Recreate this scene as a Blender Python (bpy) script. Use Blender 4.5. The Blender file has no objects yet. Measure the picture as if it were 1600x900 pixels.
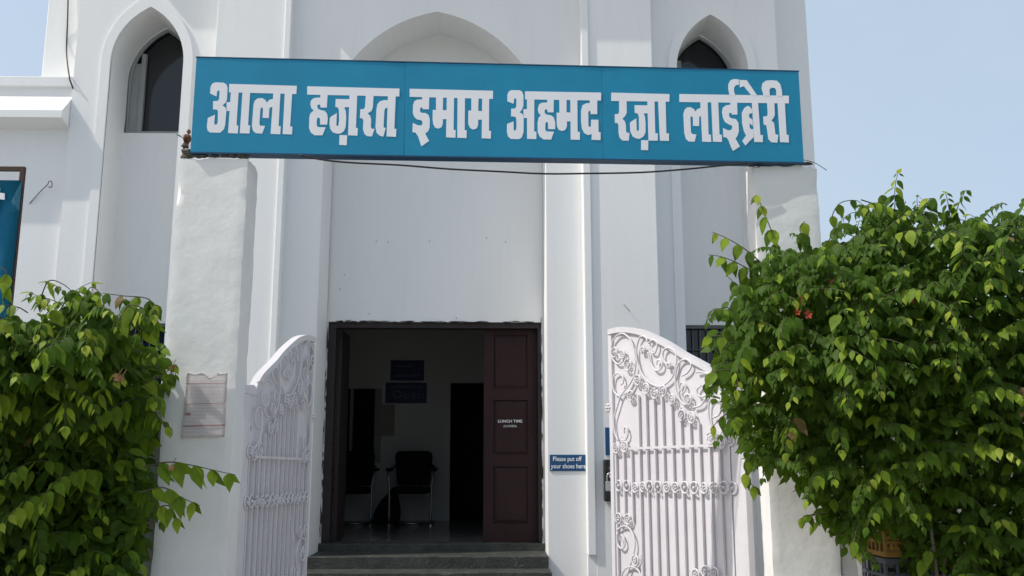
import bpy, bmesh, math, random
from mathutils import Vector, Matrix
R = math.radians
rnd = random.Random(7)
sc = bpy.context.scene
COL = sc.collection

# ------------------------------------------------------------------ camera
FPX, PITCH, YAW, EYE = 1490.0, R(10.64), R(1.3), Vector((0, 0, 1.5))
cd = bpy.data.cameras.new("camera"); cam = bpy.data.objects.new("camera", cd); COL.objects.link(cam)
cd.sensor_width = 36; cd.lens = 36 * FPX / 1600; cd.clip_end = 3000; cd.clip_start = .05
cam.location = EYE; cam.rotation_euler = (R(90) + PITCH, 0, -YAW)
sc.camera = cam
# ------------------------------------------------------------------ world, sun, exposure
SUN = Vector((-2.8, -.7, 3.3)).normalized()
el = math.asin(SUN.z); az = math.atan2(SUN.x, SUN.y)
w = bpy.data.worlds.new("World"); sc.world = w; w.use_nodes = True
nt = w.node_tree; bg = nt.nodes["Background"]
sky = nt.nodes.new("ShaderNodeTexSky"); sky.sky_type = 'NISHITA'; sky.sun_disc = False
sky.sun_elevation = el; sky.sun_rotation = az % (2 * math.pi)
sky.air_density = 1.0; sky.dust_density = 4.0; sky.ozone_density = 1.0
# thin high haze veils the whole sky, a little uneven
tcw = nt.nodes.new("ShaderNodeTexCoord"); nzw = nt.nodes.new("ShaderNodeTexNoise"); nzw.inputs["Scale"].default_value = 1.6; nzw.inputs["Detail"].default_value = 5
mrw = nt.nodes.new("ShaderNodeMapRange"); mrw.inputs[1].default_value = .3; mrw.inputs[2].default_value = .7; mrw.inputs[3].default_value = .42; mrw.inputs[4].default_value = .85
mxw = nt.nodes.new("ShaderNodeMix"); mxw.data_type = 'RGBA'; mxw.inputs[7].default_value = (2.75, 3.32, 3.9, 1)
nt.links.new(tcw.outputs["Generated"], nzw.inputs[0]); nt.links.new(nzw.outputs["Fac"], mrw.inputs[0]); nt.links.new(mrw.outputs[0], mxw.inputs[0])
nt.links.new(sky.outputs[0], mxw.inputs[6]); nt.links.new(mxw.outputs[2], bg.inputs[0]); bg.inputs[1].default_value = .14
ld = bpy.data.lights.new("sun", 'SUN'); ld.energy = 2.35; ld.angle = R(.53); ld.color = (1, .96, .89)
lo = bpy.data.objects.new("sun", ld); COL.objects.link(lo); lo.location = (-20, -8, 24)
lo.rotation_euler = SUN.to_track_quat('Z', 'Y').to_euler()
vs = sc.view_settings; vs.view_transform = 'Standard'; vs.look = 'None'; vs.exposure = 0.6; vs.gamma = 1
sc.cycles.use_denoising = True
sc.cycles.max_bounces = 8; sc.cycles.diffuse_bounces = 5

# ------------------------------------------------------------------ surveying helper: where a sight line meets an upright plane
FWD = Vector((math.sin(YAW) * math.cos(PITCH), math.cos(YAW) * math.cos(PITCH), math.sin(PITCH)))
RGT = Vector((math.cos(YAW), -math.sin(YAW), 0)); UPV = RGT.cross(FWD)
def ray(px, py): return FPX * FWD + (px - 800) * RGT + (450 - py) * UPV
def at(px, py, Y):
    r = ray(px, py); return EYE + r * (Y / r.y)
def on_plane(px, py, p, n):
    r = ray(px, py); return EYE + r * ((p - EYE).dot(n) / r.dot(n))
def proj(p):
    d = p - EYE; z = d.dot(FWD); return 800 + FPX * d.dot(RGT) / z, 450 - FPX * d.dot(UPV) / z, z
def X(px, py, Y): return at(px, py, Y).x
def Z(px, py, Y): return at(px, py, Y).z

# ------------------------------------------------------------------ object helpers
def put(name, me, parent=None, m=None):
    o = bpy.data.objects.new(name, me); COL.objects.link(o)
    if parent: o.parent = parent
    if m is not None:
        me.materials.clear()
        for q in (m if isinstance(m, (list, tuple)) else [m]): me.materials.append(q)
    return o
def tag(o, label=None, cat=None, group=None, kind=None):
    for k, v in (("label", label), ("category", cat), ("group", group), ("kind", kind)):
        if v: o[k] = v
    return o
def thing(name, label, cat, loc=(0, 0, 0), group=None):
    o = bpy.data.objects.new(name, None); COL.objects.link(o); o.location = loc; o.empty_display_size = .1
    return tag(o, label, cat, group)
class MB:
    """collects shapes in world space; build() links them as one mesh, moved into the parent's frame"""
    def __init__(s): s.bm = bmesh.new()
    def poly(s, pts, mi=0, smooth=False):
        f = s.bm.faces.new([s.bm.verts.new(p) for p in pts]); f.material_index = mi; f.smooth = smooth; return f
    def box(s, a, b, bev=0):
        x0, x1 = sorted((a[0], b[0])); y0, y1 = sorted((a[1], b[1])); z0, z1 = sorted((a[2], b[2]))
        v = [s.bm.verts.new(p) for p in ((x0,y0,z0),(x1,y0,z0),(x1,y1,z0),(x0,y1,z0),(x0,y0,z1),(x1,y0,z1),(x1,y1,z1),(x0,y1,z1))]
        fs = [s.bm.faces.new([v[i] for i in q]) for q in ((3,2,1,0),(4,5,6,7),(0,1,5,4),(1,2,6,5),(2,3,7,6),(3,0,4,7))]
        if bev:
            es = list({e for f in fs for e in f.edges})
            bmesh.ops.bevel(s.bm, geom=es, offset=bev, segments=2, affect='EDGES', profile=.5)
        return s
    def obox(s, o, ax, ay, az):
        """box from corner o along three edge vectors"""
        v = [s.bm.verts.new(o + i*ax + j*ay + k*az) for k in (0,1) for j in (0,1) for i in (0,1)]
        for q in ((0,2,3,1),(4,5,7,6),(0,1,5,4),(1,3,7,5),(3,2,6,7),(2,0,4,6)): s.bm.faces.new([v[i] for i in q])
        return s
    def prism(s, pts, off):
        """extrude a closed outline along off"""
        n = len(pts); off = Vector(off)
        a = [s.bm.verts.new(p) for p in pts]; b = [s.bm.verts.new(Vector(p) + off) for p in pts]
        s.bm.faces.new(a); s.bm.faces.new(b[::-1])
        for i in range(n): s.bm.faces.new((a[i], b[i], b[(i+1) % n], a[(i+1) % n]))
        return s
    def tube(s, pts, r, seg=6, closed=False, taper=None):
        pts = [Vector(p) for p in pts]; n = len(pts); rings = []; N = None
        for i, p in enumerate(pts):
            if closed: t = pts[(i+1) % n] - pts[i-1]
            else: t = pts[min(i+1, n-1)] - pts[max(i-1, 0)]
            t.normalize()
            if N is None:
                N = t.cross(Vector((0, 0, 1)) if abs(t.z) < .9 else Vector((0, 1, 0))).normalized()
            else:
                N = (N - t * N.dot(t)).normalized()
            B = t.cross(N); rr = r if taper is None else r + (taper - r) * i / (n - 1)
            rings.append([s.bm.verts.new(p + rr * (math.cos(2*math.pi*k/seg) * N + math.sin(2*math.pi*k/seg) * B)) for k in range(seg)])
        for i in range(n if closed else n - 1):
            a, b = rings[i], rings[(i+1) % n]
            for k in range(seg):
                f = s.bm.faces.new((a[k], a[(k+1) % seg], b[(k+1) % seg], b[k])); f.smooth = True
        if not closed:
            s.bm.faces.new(rings[0][::-1]); s.bm.faces.new(rings[-1])
        return s
    def ball(s, c, r, sub=1, scale=(1, 1, 1)):
        m = Matrix.Translation(c) @ Matrix.Diagonal((*scale, 1))
        g = bmesh.ops.create_icosphere(s.bm, subdivisions=sub, radius=r, matrix=m)
        for v in g['verts']:
            for f in v.link_faces: f.smooth = True
        return s
    def mesh(s, name, fix=True):
        if fix: bmesh.ops.recalc_face_normals(s.bm, faces=s.bm.faces)
        me = bpy.data.meshes.new(name); s.bm.to_mesh(me); s.bm.free(); return me
    def build(s, name, m, parent=None, fix=True):
        me = s.mesh(name, fix)
        if parent is not None:
            q, off = parent, Vector((0, 0, 0))
            while q is not None: off += q.location; q = q.parent
            me.transform(Matrix.Translation(-off))
        return put(name, me, parent, m)
def spline(pts, n=6, closed=False):
    P = [Vector(p) for p in pts]; out = []; L = len(P)
    for i in range(L if closed else L - 1):
        if closed: a, b, c, d = P[i-1], P[i], P[(i+1) % L], P[(i+2) % L]
        else: a, b, c, d = P[max(i-1, 0)], P[i], P[i+1], P[min(i+2, L-1)]
        for k in range(n):
            t = k / n
            out.append(.5 * ((2*b) + (c-a)*t + (2*a-5*b+4*c-d)*t*t + (3*b-a-3*c+d)*t**3))
    if not closed: out.append(P[-1])
    return out

# ------------------------------------------------------------------ materials
def material(name, col, rough=.7, var=.0, vscale=3, bump=0, bscale=60, spec=.4, metal=0, col2=None, stretch=(1, 1, 1), fine=0, stain=None, coords='pos', streak=0):
    m = bpy.data.materials.new(name); m.use_nodes = True; t = m.node_tree; N = t.nodes; L = t.links
    b = N["Principled BSDF"]; b.inputs["Roughness"].default_value = rough; b.inputs["Metallic"].default_value = metal
    b.inputs["Specular IOR Level"].default_value = spec; b.inputs["Base Color"].default_value = (*col, 1)
    if var or bump or col2 or stain:
        if coords == 'pos': g = N.new("ShaderNodeNewGeometry"); src = g.outputs["Position"]
        else: g = N.new("ShaderNodeTexCoord"); src = g.outputs["Object"]
        mp = N.new("ShaderNodeMapping"); mp.inputs["Scale"].default_value = stretch; L.new(src, mp.inputs[0])
    last = None
    if var or col2:
        no = N.new("ShaderNodeTexNoise"); no.inputs["Scale"].default_value = vscale; no.inputs["Detail"].default_value = 8
        no.inputs["Roughness"].default_value = .62
        L.new(mp.outputs[0], no.inputs[0])
        mr = N.new("ShaderNodeMapRange"); mr.inputs[1].default_value = .3; mr.inputs[2].default_value = .7
        L.new(no.outputs["Fac"], mr.inputs[0])
        mx = N.new("ShaderNodeMix"); mx.data_type = 'RGBA'
        c2 = col2 or tuple(c * (1 - var) for c in col)
        mx.inputs[6].default_value = (*col, 1); mx.inputs[7].default_value = (*c2, 1)
        L.new(mr.outputs[0], mx.inputs[0]); last = mx.outputs[2]
        if fine:
            n2 = N.new("ShaderNodeTexNoise"); n2.inputs["Scale"].default_value = vscale * 25; n2.inputs["Detail"].default_value = 3
            L.new(src, n2.inputs[0])
            m2 = N.new("ShaderNodeMix"); m2.data_type = 'RGBA'; m2.blend_type = 'MULTIPLY'; m2.inputs[0].default_value = fine
            L.new(last, m2.inputs[6]); L.new(n2.outputs["Fac"], m2.inputs[7]); last = m2.outputs[2]
    if stain:      # sparse dirt blotches with a shape of their own: (colour, scale, threshold)
        n3 = N.new("ShaderNodeTexNoise"); n3.inputs["Scale"].default_value = stain[1]; n3.inputs["Detail"].default_value = 10
        n3.inputs["Roughness"].default_value = .75; L.new(src, n3.inputs[0])
        r3 = N.new("ShaderNodeMapRange"); r3.inputs[1].default_value = stain[2]; r3.inputs[2].default_value = stain[2] + .12
        L.new(n3.outputs["Fac"], r3.inputs[0])
        m3 = N.new("ShaderNodeMix"); m3.data_type = 'RGBA'; m3.inputs[7].default_value = (*stain[0], 1)
        if last: L.new(last, m3.inputs[6])
        else: m3.inputs[6].default_value = (*col, 1)
        L.new(r3.outputs[0], m3.inputs[0]); last = m3.outputs[2]
    if streak:     # faint rain streaks running down the paint
        ms_ = N.new("ShaderNodeMapping"); ms_.inputs["Scale"].default_value = (9, 9, .5); L.new(src, ms_.inputs[0])
        n4 = N.new("ShaderNodeTexNoise"); n4.inputs["Scale"].default_value = 1.6; n4.inputs["Detail"].default_value = 7; n4.inputs["Roughness"].default_value = .7; L.new(ms_.outputs[0], n4.inputs[0])
        r4 = N.new("ShaderNodeMapRange"); r4.inputs[1].default_value = .5; r4.inputs[2].default_value = .75; r4.inputs[4].default_value = streak; L.new(n4.outputs["Fac"], r4.inputs[0])
        m4 = N.new("ShaderNodeMix"); m4.data_type = 'RGBA'; m4.inputs[7].default_value = (.25, .25, .23, 1); L.new(last, m4.inputs[6]); L.new(r4.outputs[0], m4.inputs[0]); last = m4.outputs[2]
    if last: L.new(last, b.inputs["Base Color"])
    if bump:
        nb = N.new("ShaderNodeTexNoise"); nb.inputs["Scale"].default_value = bscale; nb.inputs["Detail"].default_value = 6
        L.new(src, nb.inputs[0])
        bp = N.new("ShaderNodeBump"); bp.inputs["Strength"].default_value = bump; bp.inputs["Distance"].default_value = .01
        L.new(nb.outputs["Fac"], bp.inputs["Height"]); L.new(bp.outputs[0], b.inputs["Normal"])
    return m
M = {}
M['wall'] = material("white_paint", (.83, .83, .82), .8, .05, 1.2, .12, 35, .2, stretch=(1, 1, .35), stain=((.66, .65, .62), 2.2, .66), streak=.05)
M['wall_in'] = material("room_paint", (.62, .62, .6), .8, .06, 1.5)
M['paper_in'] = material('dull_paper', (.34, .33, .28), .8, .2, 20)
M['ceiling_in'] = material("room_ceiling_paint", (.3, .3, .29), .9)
M['pillar'] = material("rough_whitewash", (.78, .775, .75), .85, .08, 5, .2, 28, .2, stain=((.6, .5, .45), 5, .66))
M['cement'] = material("broken_cement", (.18, .165, .145), .95, .5, 22, .9, 70, .1)
M['brick'] = material("broken_brick", (.27, .13, .075), .95, .5, 30, .9, 80, .1)
M['sign_blue'] = material("blue_flex_sheet", (.006, .235, .40), .42, .14, 4, .06, 300, .4, fine=0)
M['sign_edge'] = material("dark_blue_edge", (.01, .06, .13), .5)
M['letter'] = material("white_vinyl", (.8, .8, .82), .45, .04, 8)
M['gate'] = material("lilac_white_enamel", (.68, .655, .68), .5, .08, 5, .12, 90, .35, stain=((.42, .37, .36), 9, .66), streak=.1)
M['steel'] = material("steel", (.55, .55, .54), .32, .2, 40, metal=.9)
M['black'] = material("black_plastic", (.018, .018, .02), .45)
M['wire'] = material("black_cable", (.02, .02, .02), .6)
M['rust'] = material("brown_iron", (.075, .045, .032), .8, .4, 30, .3, 90)
M['plate'] = material("blue_plate", (.012, .075, .19), .35, .08, 8)
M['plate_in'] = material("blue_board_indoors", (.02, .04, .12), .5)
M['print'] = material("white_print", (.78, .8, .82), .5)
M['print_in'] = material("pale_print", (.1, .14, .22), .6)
M['door'] = material("maroon_gloss_paint", (.03, .0125, .013), .55, .3, 8, .08, 60, .2, stretch=(1, 1, .3))
M['jamb'] = material("dark_door_frame", (.026, .017, .017), .55, .4, 14, .3, 50)
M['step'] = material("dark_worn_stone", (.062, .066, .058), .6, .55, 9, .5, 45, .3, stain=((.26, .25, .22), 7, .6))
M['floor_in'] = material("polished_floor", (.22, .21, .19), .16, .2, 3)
M['glass'] = material("dark_glass", (.012, .014, .016), .08, spec=.5)
M['frame'] = material("window_frame_metal", (.3, .32, .31), .5, .1, 9)
M['grille'] = material("grey_grille", (.14, .15, .15), .6)
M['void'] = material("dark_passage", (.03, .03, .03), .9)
M['vinyl'] = material("black_vinyl", (.007, .007, .008), .7, .1, 10, spec=.1)
M['chrome'] = material("chrome_tube", (.3, .3, .3), .35, metal=1)
M['bag'] = material("black_cloth", (.007, .007, .007), .9)
M['crate_y'] = material("yellow_crate_plastic", (.26, .14, .02), .6, .2, 9)
M['crate_g'] = material("grey_crate_plastic", (.07, .08, .1), .5, .2, 9)
M['stem'] = material("green_brown_stem", (.09, .085, .04), .8, .4, 30)
M['wood'] = material("pale_bark", (.2, .16, .12), .9, .4, 30, .5, 60)
M['ground'] = material("dusty_pale_concrete", (.37, .35, .315), .9, .35, 1.5, .4, 40)
M['flower'] = material("red_petal", (.42, .06, .03), .6, .3, 60)
M['flower_pale'] = material("faded_orange_petal", (.42, .2, .09), .6, .3, 60)

def leaf_material(name, col, tr):
    m = bpy.data.materials.new(name); m.use_nodes = True; t = m.node_tree; N = t.nodes; L = t.links
    b = N["Principled BSDF"]; b.inputs["Roughness"].default_value = .5; b.inputs["Specular IOR Level"].default_value = .12
    g = N.new("ShaderNodeNewGeometry")
    no = N.new("ShaderNodeTexNoise"); no.inputs["Scale"].default_value = 26; no.inputs["Detail"].default_value = 4
    L.new(g.outputs["Position"], no.inputs[0])
    mr = N.new("ShaderNodeMapRange"); mr.inputs[1].default_value = .3; mr.inputs[2].default_value = .7
    L.new(no.outputs["Fac"], mr.inputs[0])
    mx = N.new("ShaderNodeMix"); mx.data_type = 'RGBA'
    mx.inputs[6].default_value = (*[c * .7 for c in col], 1); mx.inputs[7].default_value = (*[c * 1.25 for c in col], 1)
    L.new(mr.outputs[0], mx.inputs[0]); L.new(mx.outputs[2], b.inputs["Base Color"])
    tl = N.new("ShaderNodeBsdfTranslucent"); tl.inputs[0].default_value = (*tr, 1)
    ms = N.new("ShaderNodeMixShader"); ms.inputs[0].default_value = .42
    L.new(b.outputs[0], ms.inputs[1]); L.new(tl.outputs[0], ms.inputs[2])
    L.new(ms.outputs[0], N["Material Output"].inputs[0]); return m
LEAF = [leaf_material("leaf_dark", (.06, .115, .014), (.17, .29, .016)),
        leaf_material("leaf_mid", (.13, .21, .02), (.33, .46, .024)),
        leaf_material("leaf_light", (.21, .3, .028), (.47, .58, .032)),
        leaf_material("leaf_young", (.28, .34, .045), (.54, .58, .05)),
        leaf_material("leaf_dry", (.2, .14, .05), (.3, .2, .06))]

# poster: flat faded print
def poster_material():
    m = bpy.data.materials.new("faded_printed_paper"); m.use_nodes = True; t = m.node_tree; N = t.nodes; L = t.links
    b = N["Principled BSDF"]; b.inputs["Roughness"].default_value = .85
    tc = N.new("ShaderNodeTexCoord"); mp = N.new("ShaderNodeMapping"); mp.inputs["Scale"].default_value = (120, 1, 230); L.new(tc.outputs["Object"], mp.inputs[0])
    no = N.new("ShaderNodeTexNoise"); no.inputs["Scale"].default_value = 1; no.inputs["Detail"].default_value = 2; L.new(mp.outputs[0], no.inputs[0])
    sx = N.new("ShaderNodeSeparateXYZ"); L.new(tc.outputs["Object"], sx.inputs[0])
    ml = N.new("ShaderNodeMath"); ml.operation = 'MULTIPLY'; ml.inputs[1].default_value = 330; L.new(sx.outputs[2], ml.inputs[0])
    sn = N.new("ShaderNodeMath"); sn.operation = 'SINE'; L.new(ml.outputs[0], sn.inputs[0])
    gt = N.new("ShaderNodeMath"); gt.operation = 'GREATER_THAN'; gt.inputs[1].default_value = .25; L.new(sn.outputs[0], gt.inputs[0])
    n2 = N.new("ShaderNodeMath"); n2.operation = 'GREATER_THAN'; n2.inputs[1].default_value = .5; L.new(no.outputs["Fac"], n2.inputs[0])
    mu = N.new("ShaderNodeMath"); mu.operation = 'MULTIPLY'; L.new(gt.outputs[0], mu.inputs[0]); L.new(n2.outputs[0], mu.inputs[1])
    bl = N.new("ShaderNodeTexNoise"); bl.inputs["Scale"].default_value = 9; L.new(tc.outputs["Object"], bl.inputs[0])
    m3 = N.new("ShaderNodeMath"); m3.operation = 'MULTIPLY'; L.new(mu.outputs[0], m3.inputs[0]); L.new(bl.outputs["Fac"], m3.inputs[1])
    mx = N.new("ShaderNodeMix"); mx.data_type = 'RGBA'; mx.inputs[6].default_value = (.87, .83, .83, 1); mx.inputs[7].default_value = (.66, .58, .59, 1)
    L.new(m3.outputs[0], mx.inputs[0]); L.new(mx.outputs[2], b.inputs["Base Color"]); return m
M['poster'] = poster_material()
M['red'] = material("faded_red_ink", (.42, .2, .2), .8, .3, 60)

# ================================================================== SETTING
g = MB(); g.poly([(-900, -900, 0), (900, -900, 0), (900, 900, 0), (-900, 900, 0)])
tag(g.build("ground", M['ground']), kind='structure')

# ------------------------------------------------------------------ the building
YS, YPI, YP, YT, YW = 8.385, 8.407, 8.50, 8.615, 8.66      # moulding strip, pilaster, portal face, tower face, wing wall
YB, YN, YM = 9.02, 9.05, 8.95                            # door wall, tower niche back, main block
TOP = 8.2
B = thing("library_building", "tall white library building with pointed arches and an open dark doorway", "building", (-.7, YP, 0))
def pointed(xc, hw, zs, k, n=14):
    """pointed arch springing at zs: two arcs of radius k*hw; points left to right"""
    pts = []
    H = math.sqrt(2 * k - 1) * hw; r = k * hw
    for i in range(n + 1):
        a = math.acos((r - hw) / r) * i / n
        pts.append((xc - (r * math.cos(a) - (r - hw)), zs + r * math.sin(a)))
    return pts + [(2 * xc - x, z) for x, z in pts[-2::-1]]
def arched_wall(xl, xr, zb, zt, arch, yf, yb):
    """front wall with a pointed recess running down to zb; soffit and reveals go back to yb"""
    m = MB(); a0, a1 = arch[0], arch[-1]
    m.poly([(xl, yf, zb), (a0[0], yf, zb), (a0[0], yf, a0[1]), (a0[0], yf, zt), (xl, yf, zt)])
    m.poly([(a1[0], yf, zb), (xr, yf, zb), (xr, yf, zt), (a1[0], yf, zt), (a1[0], yf, a1[1])])
    for p, q in zip(arch, arch[1:]):
        m.poly([(p[0], yf, p[1]), (q[0], yf, q[1]), (q[0], yf, zt), (p[0], yf, zt)])
        m.poly([(p[0], yf, p[1]), (p[0], yb, p[1]), (q[0], yb, q[1]), (q[0], yf, q[1])], smooth=False)
    for x, z in (a0, a1): m.poly([(x, yf, zb), (x, yb, zb), (x, yb, z), (x, yf, z)])
    m.poly([(xl, yf, zb), (xl, yb, zb), (xl, yb, zt), (xl, yf, zt)]); m.poly([(xr, yf, zb), (xr, yb, zb), (xr, yb, zt), (xr, yf, zt)])
    bmesh.ops.remove_doubles(m.bm, verts=m.bm.verts, dist=1e-4)
    return m
# portal
px0, px1 = X(505, 250, YP), X(854, 400, YP)
pxc, phw = (px0 + px1) / 2, (px1 - px0) / 2
KP = 1.22
pzs = Z(682, 18, YP) - math.sqrt(2*KP - 1) * phw
parch = pointed(pxc, phw, pzs, KP, 18)
sl0, sl1 = X(432, 300, YS), X(443, 300, YS); sr0, sr1 = X(912.5, 400, YS), X(925, 400, YS)
pl0, pr1 = X(337, 60, YPI), X(1025, 300, YPI)
arched_wall(sl1, sr0, 0, TOP, parch, YP, YB - .02).build("portal_wall", M['wall'], B)
# door wall, with the doorway cut out
dx0, dx1 = X(513, 503, YB), X(845.5, 503, YB); dzt = Z(680, 503, YB); dzb = Z(680, 848, YB)
m = MB(); bl, br, bt = px0 - .04, px1 + .04, Z(682, 18, YP) + .1
m.box((bl, YB, 0), (dx0, YB + .22, bt)); m.box((dx1, YB, 0), (br, YB + .22, bt)); m.box((dx0, YB, dzt), (dx1, YB + .22, bt)); m.box((dx0, YB, 0), (dx1, YB + .22, dzb - .01))
m.build("recessed_wall", M['wall'], B)
# pilasters and moulding strips
stz = Z(920, 868, YS)
for a, b in ((pl0, sl0), (sr1, pr1)):
    MB().box((a, YPI, 0), (b, YT + .4, TOP), .006).build("pilaster", M['wall'], B)
for a, b in ((sl0, sl1), (sr0, sr1)):
    MB().box((a, YS, stz), (b, YP + .05, TOP), .008).build("moulding_strip", M['wall'], B)
    MB().box((a + .001, YPI + .004, 0), (b - .001, YP + .05, stz - .001)).build("strip_base", M['wall'], B)
# towers with deep pointed niches
KT = 1.83
tlc, tlh = None, None
def tower(apx, apy, xl, xr, hw):
    a = at(apx, apy, YT); xc = a.x; zs = a.z - math.sqrt(2*KT - 1) * hw
    arch = pointed(xc, hw, zs, KT)
    t = arched_wall(xl, xr, 0, TOP, arch, YT, YN).build("tower_wall", M['wall'], B)
    # niche back with an arched window above a sill and a barred window below
    sill = Z(240, 208, YN); wt = Z(250, 505, YN); wb = wt - .95
    m = MB(); x0, x1 = xc - hw - .05, xc + hw + .05
    m.box((x0, YN, wt), (x1, YN + .12, sill)).build("niche_wall", M['wall'], B)
    MB().box((x0, YN, 0), (x1, YN + .12, wb)).build("niche_wall", M['wall'], B)
    outer = [(xc - hw, sill)] + [p for p in arch] + [(xc + hw, sill)]
    wd = MB(); wd.tube([(p[0], YN + .05, p[1]) for p in outer], .022, 4, closed=True)
    wd.box((xc - hw + .01, YN + .055, sill + .031), (xc - hw + .1, YN + .08, zs + .2)); wd.box((xc - hw + .105, YN + .04, sill + .031), (xc - hw + .15, YN + .08, zs + .3)); wd.box((xc - hw, YN + .03, sill + .002), (xc + hw, YN + .07, sill + .03))
    wo = wd.build("window", M['frame'], B)
    MB().prism([(x * 1.0, YN + .085, z) for x, z in outer], (0, .008, 0)).build("pane", M['glass'], wo)
    lw = MB(); f = .03
    for a_, b_ in (((xc-hw, wt-f), (xc+hw, wt)), ((xc-hw, wb), (xc+hw, wb+f)), ((xc-hw, wb+f), (xc-hw+f, wt-f)), ((xc+hw-f, wb+f), (xc+hw, wt-f))):
        lw.box((a_[0], YN + .02, a_[1]), (b_[0], YN + .06, b_[1]))
    lo_ = lw.build("window", M['grille'], B)
    MB().box((xc-hw+f, YN + .08, wb+f), (xc+hw-f, YN + .09, wt-f)).build("pane", M['glass'], lo_)
    n = 9
    for i in range(1, n):
        x = xc - hw + f + (2*hw - 2*f) * i / n
        MB().tube([(x, YN + .045, wb + f), (x, YN + .045, wt - f)], .006, 5).build("grille_bar", M['grille'], lo_)
    for zz in (.25, .5, .75):
        MB().tube([(xc - hw + f, YN + .033, wb + (wt-wb)*zz), (xc + hw - f, YN + .033, wb + (wt-wb)*zz)], .006, 5).build("grille_bar", M['grille'], lo_)
    # raised band round the niche
    bd = MB(); ow = hw + .085
    oarch = pointed(xc, ow, zs, 1.80); n = len(arch)
    ins = [(xc - hw, 0)] + arch + [(xc + hw, 0)]; out = [(xc - ow, 0)] + oarch + [(xc + ow, 0)]
    y0, y1 = YT - .022, YT + .01
    for i in range(len(ins) - 1):
        p, q, r_, s_ = ins[i], ins[i+1], out[i+1], out[i]
        bd.poly([(p[0], y0, p[1]), (q[0], y0, q[1]), (r_[0], y0, r_[1]), (s_[0], y0, s_[1])])
        bd.poly([(s_[0], y0, s_[1]), (r_[0], y0, r_[1]), (r_[0], y1, r_[1]), (s_[0], y1, s_[1])])
        bd.poly([(p[0], y0, p[1]), (q[0], y0, q[1]), (q[0], y1, q[1]), (p[0], y1, p[1])])
    bd.build("arch_moulding", M['wall'], B)
tx0 = X(115, 120, YT); tx1 = X(1211, 30, YT)
hwt = (X(285, 230, YT) - X(169, 230, YT)) / 2
tower(237, 12, tx0, pl0 + .02, hwt)
tower(1109, 24, pr1 - .02, tx1, hwt)
# main block seen past the towers
mx0, mx1 = X(70, 60, YM), X(1262, 60, YM)
MB().box((mx0, YM, 0), (tx0 - .003, 12, TOP), .01).build("main_block", M['wall'], B)
MB().box((tx1 + .003, YM, 0), (mx1, 12, TOP), .01).build("main_block", M['wall'], B)
# cornices over the frame's top
zc = Z(970, 65, YPI) + .28 * 4.71
MB().box((pl0, YPI - .28, zc), (tx1 + .15, YPI + .22, zc + .09)).build("cornice", M['wall'], B)
zt_ = Z(320, 47, YT) + .3 * 4.71
for a, b in ((tx0 - .1, pl0 - .003),):
    MB().box((a, YT - .3, zt_), (b, YT + .02, zt_ + .09)).build("cornice", M['wall'], B)
MB().box((mx0 + .3, YB + .3, TOP - .02), (mx1 - .3, 12, TOP + .1)).build("roof", M['wall'], B)
# left wing with sunshade
wz = Z(60, 121, YW); wl = -9.0
MB().box((wl, YW, 0), (tx0 - .003, 12, wz - .1)).build("wing_wall", M['wall'], B)
MB().box((wl, YW - .03, wz - .1), (tx0 - .003, 12, wz), .008).build("parapet", M['wall'], B)
ca, cb = Z(60, 147, YW), Z(60, 183, YT - .16)
m = MB(); xe = tx0 - .004
yf = YT - .16
m.prism([(xe, YW + .02, ca), (xe, yf, cb + .07), (xe, yf, cb), (xe, yf + .03, cb - .003), (xe, YW + .02, cb - .055)], (wl - xe, 0, 0))
m.build("sunshade", M['wall'], B)
# door frame, leaves
fw = .055; yd = YB + .02
m = MB(); m.box((dx0 + .002, yd, dzb), (dx0 + fw + .02, yd + .12, dzt - fw)); m.box((dx1 - fw * .6, yd, dzb), (dx1 - .002, yd + .12, dzt - fw)); m.box((dx0 + .002, yd, dzt - fw), (dx1 - .002, yd + .12, dzt - .002))
fr = m.build("door_frame", M['jamb'], B)
# broken plaster edge round the frame
m = MB(); r5 = random.Random(5)
def flake(p, l, h, up):
    n = 7; pts = []
    for k in range(n):
        a = 2 * math.pi * k / n; u, v = math.cos(a) * l * r5.uniform(.6, 1.2), math.sin(a) * h * r5.uniform(.4, 1.3)
        pts.append(p + (Vector((v, 0, u)) if up else Vector((u, 0, v))))
    m.prism(pts, (0, -.004, 0))
for i in range(60):
    flake(Vector((dx0 + (dx1 - dx0) * r5.random(), YB - .001 - .0001 * i, dzt + r5.gauss(.001, .004))), r5.uniform(.015, .07), r5.uniform(.002, .006), False)
for i in range(40):
    flake(Vector((dx0 + r5.gauss(-.001, .004), YB - .001 - .0001 * i, dzb + (dzt - dzb) * r5.random())), r5.uniform(.02, .08), r5.uniform(.002, .005), True)
    flake(Vector((dx1 + r5.gauss(0, .003), YB - .001 - .0001 * i, dzb + (dzt - dzb) * r5.random())), r5.uniform(.02, .07), r5.uniform(.002, .005), True)
ce = m.build("chipped_edge", M['jamb'], fr); ce["kind"] = "stuff"
def text_mesh(s, size, spacing=1.0, offset=0.0, extrude=.0008):
    c = bpy.data.curves.new("t", 'FONT'); c.body = s; c.size = size; c.align_x = 'CENTER'; c.align_y = 'CENTER'
    c.space_character = spacing; c.offset = offset; c.extrude = extrude; c.resolution_u = 3
    o = bpy.data.objects.new("t", c); COL.objects.link(o)
    dg = bpy.context.evaluated_depsgraph_get(); me = bpy.data.meshes.new_from_object(o.evaluated_get(dg))
    bpy.data.objects.remove(o); bpy.data.curves.remove(c)
    me.transform(Matrix.Rotation(R(90), 4, 'X')); return me     # stands upright facing -y
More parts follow.
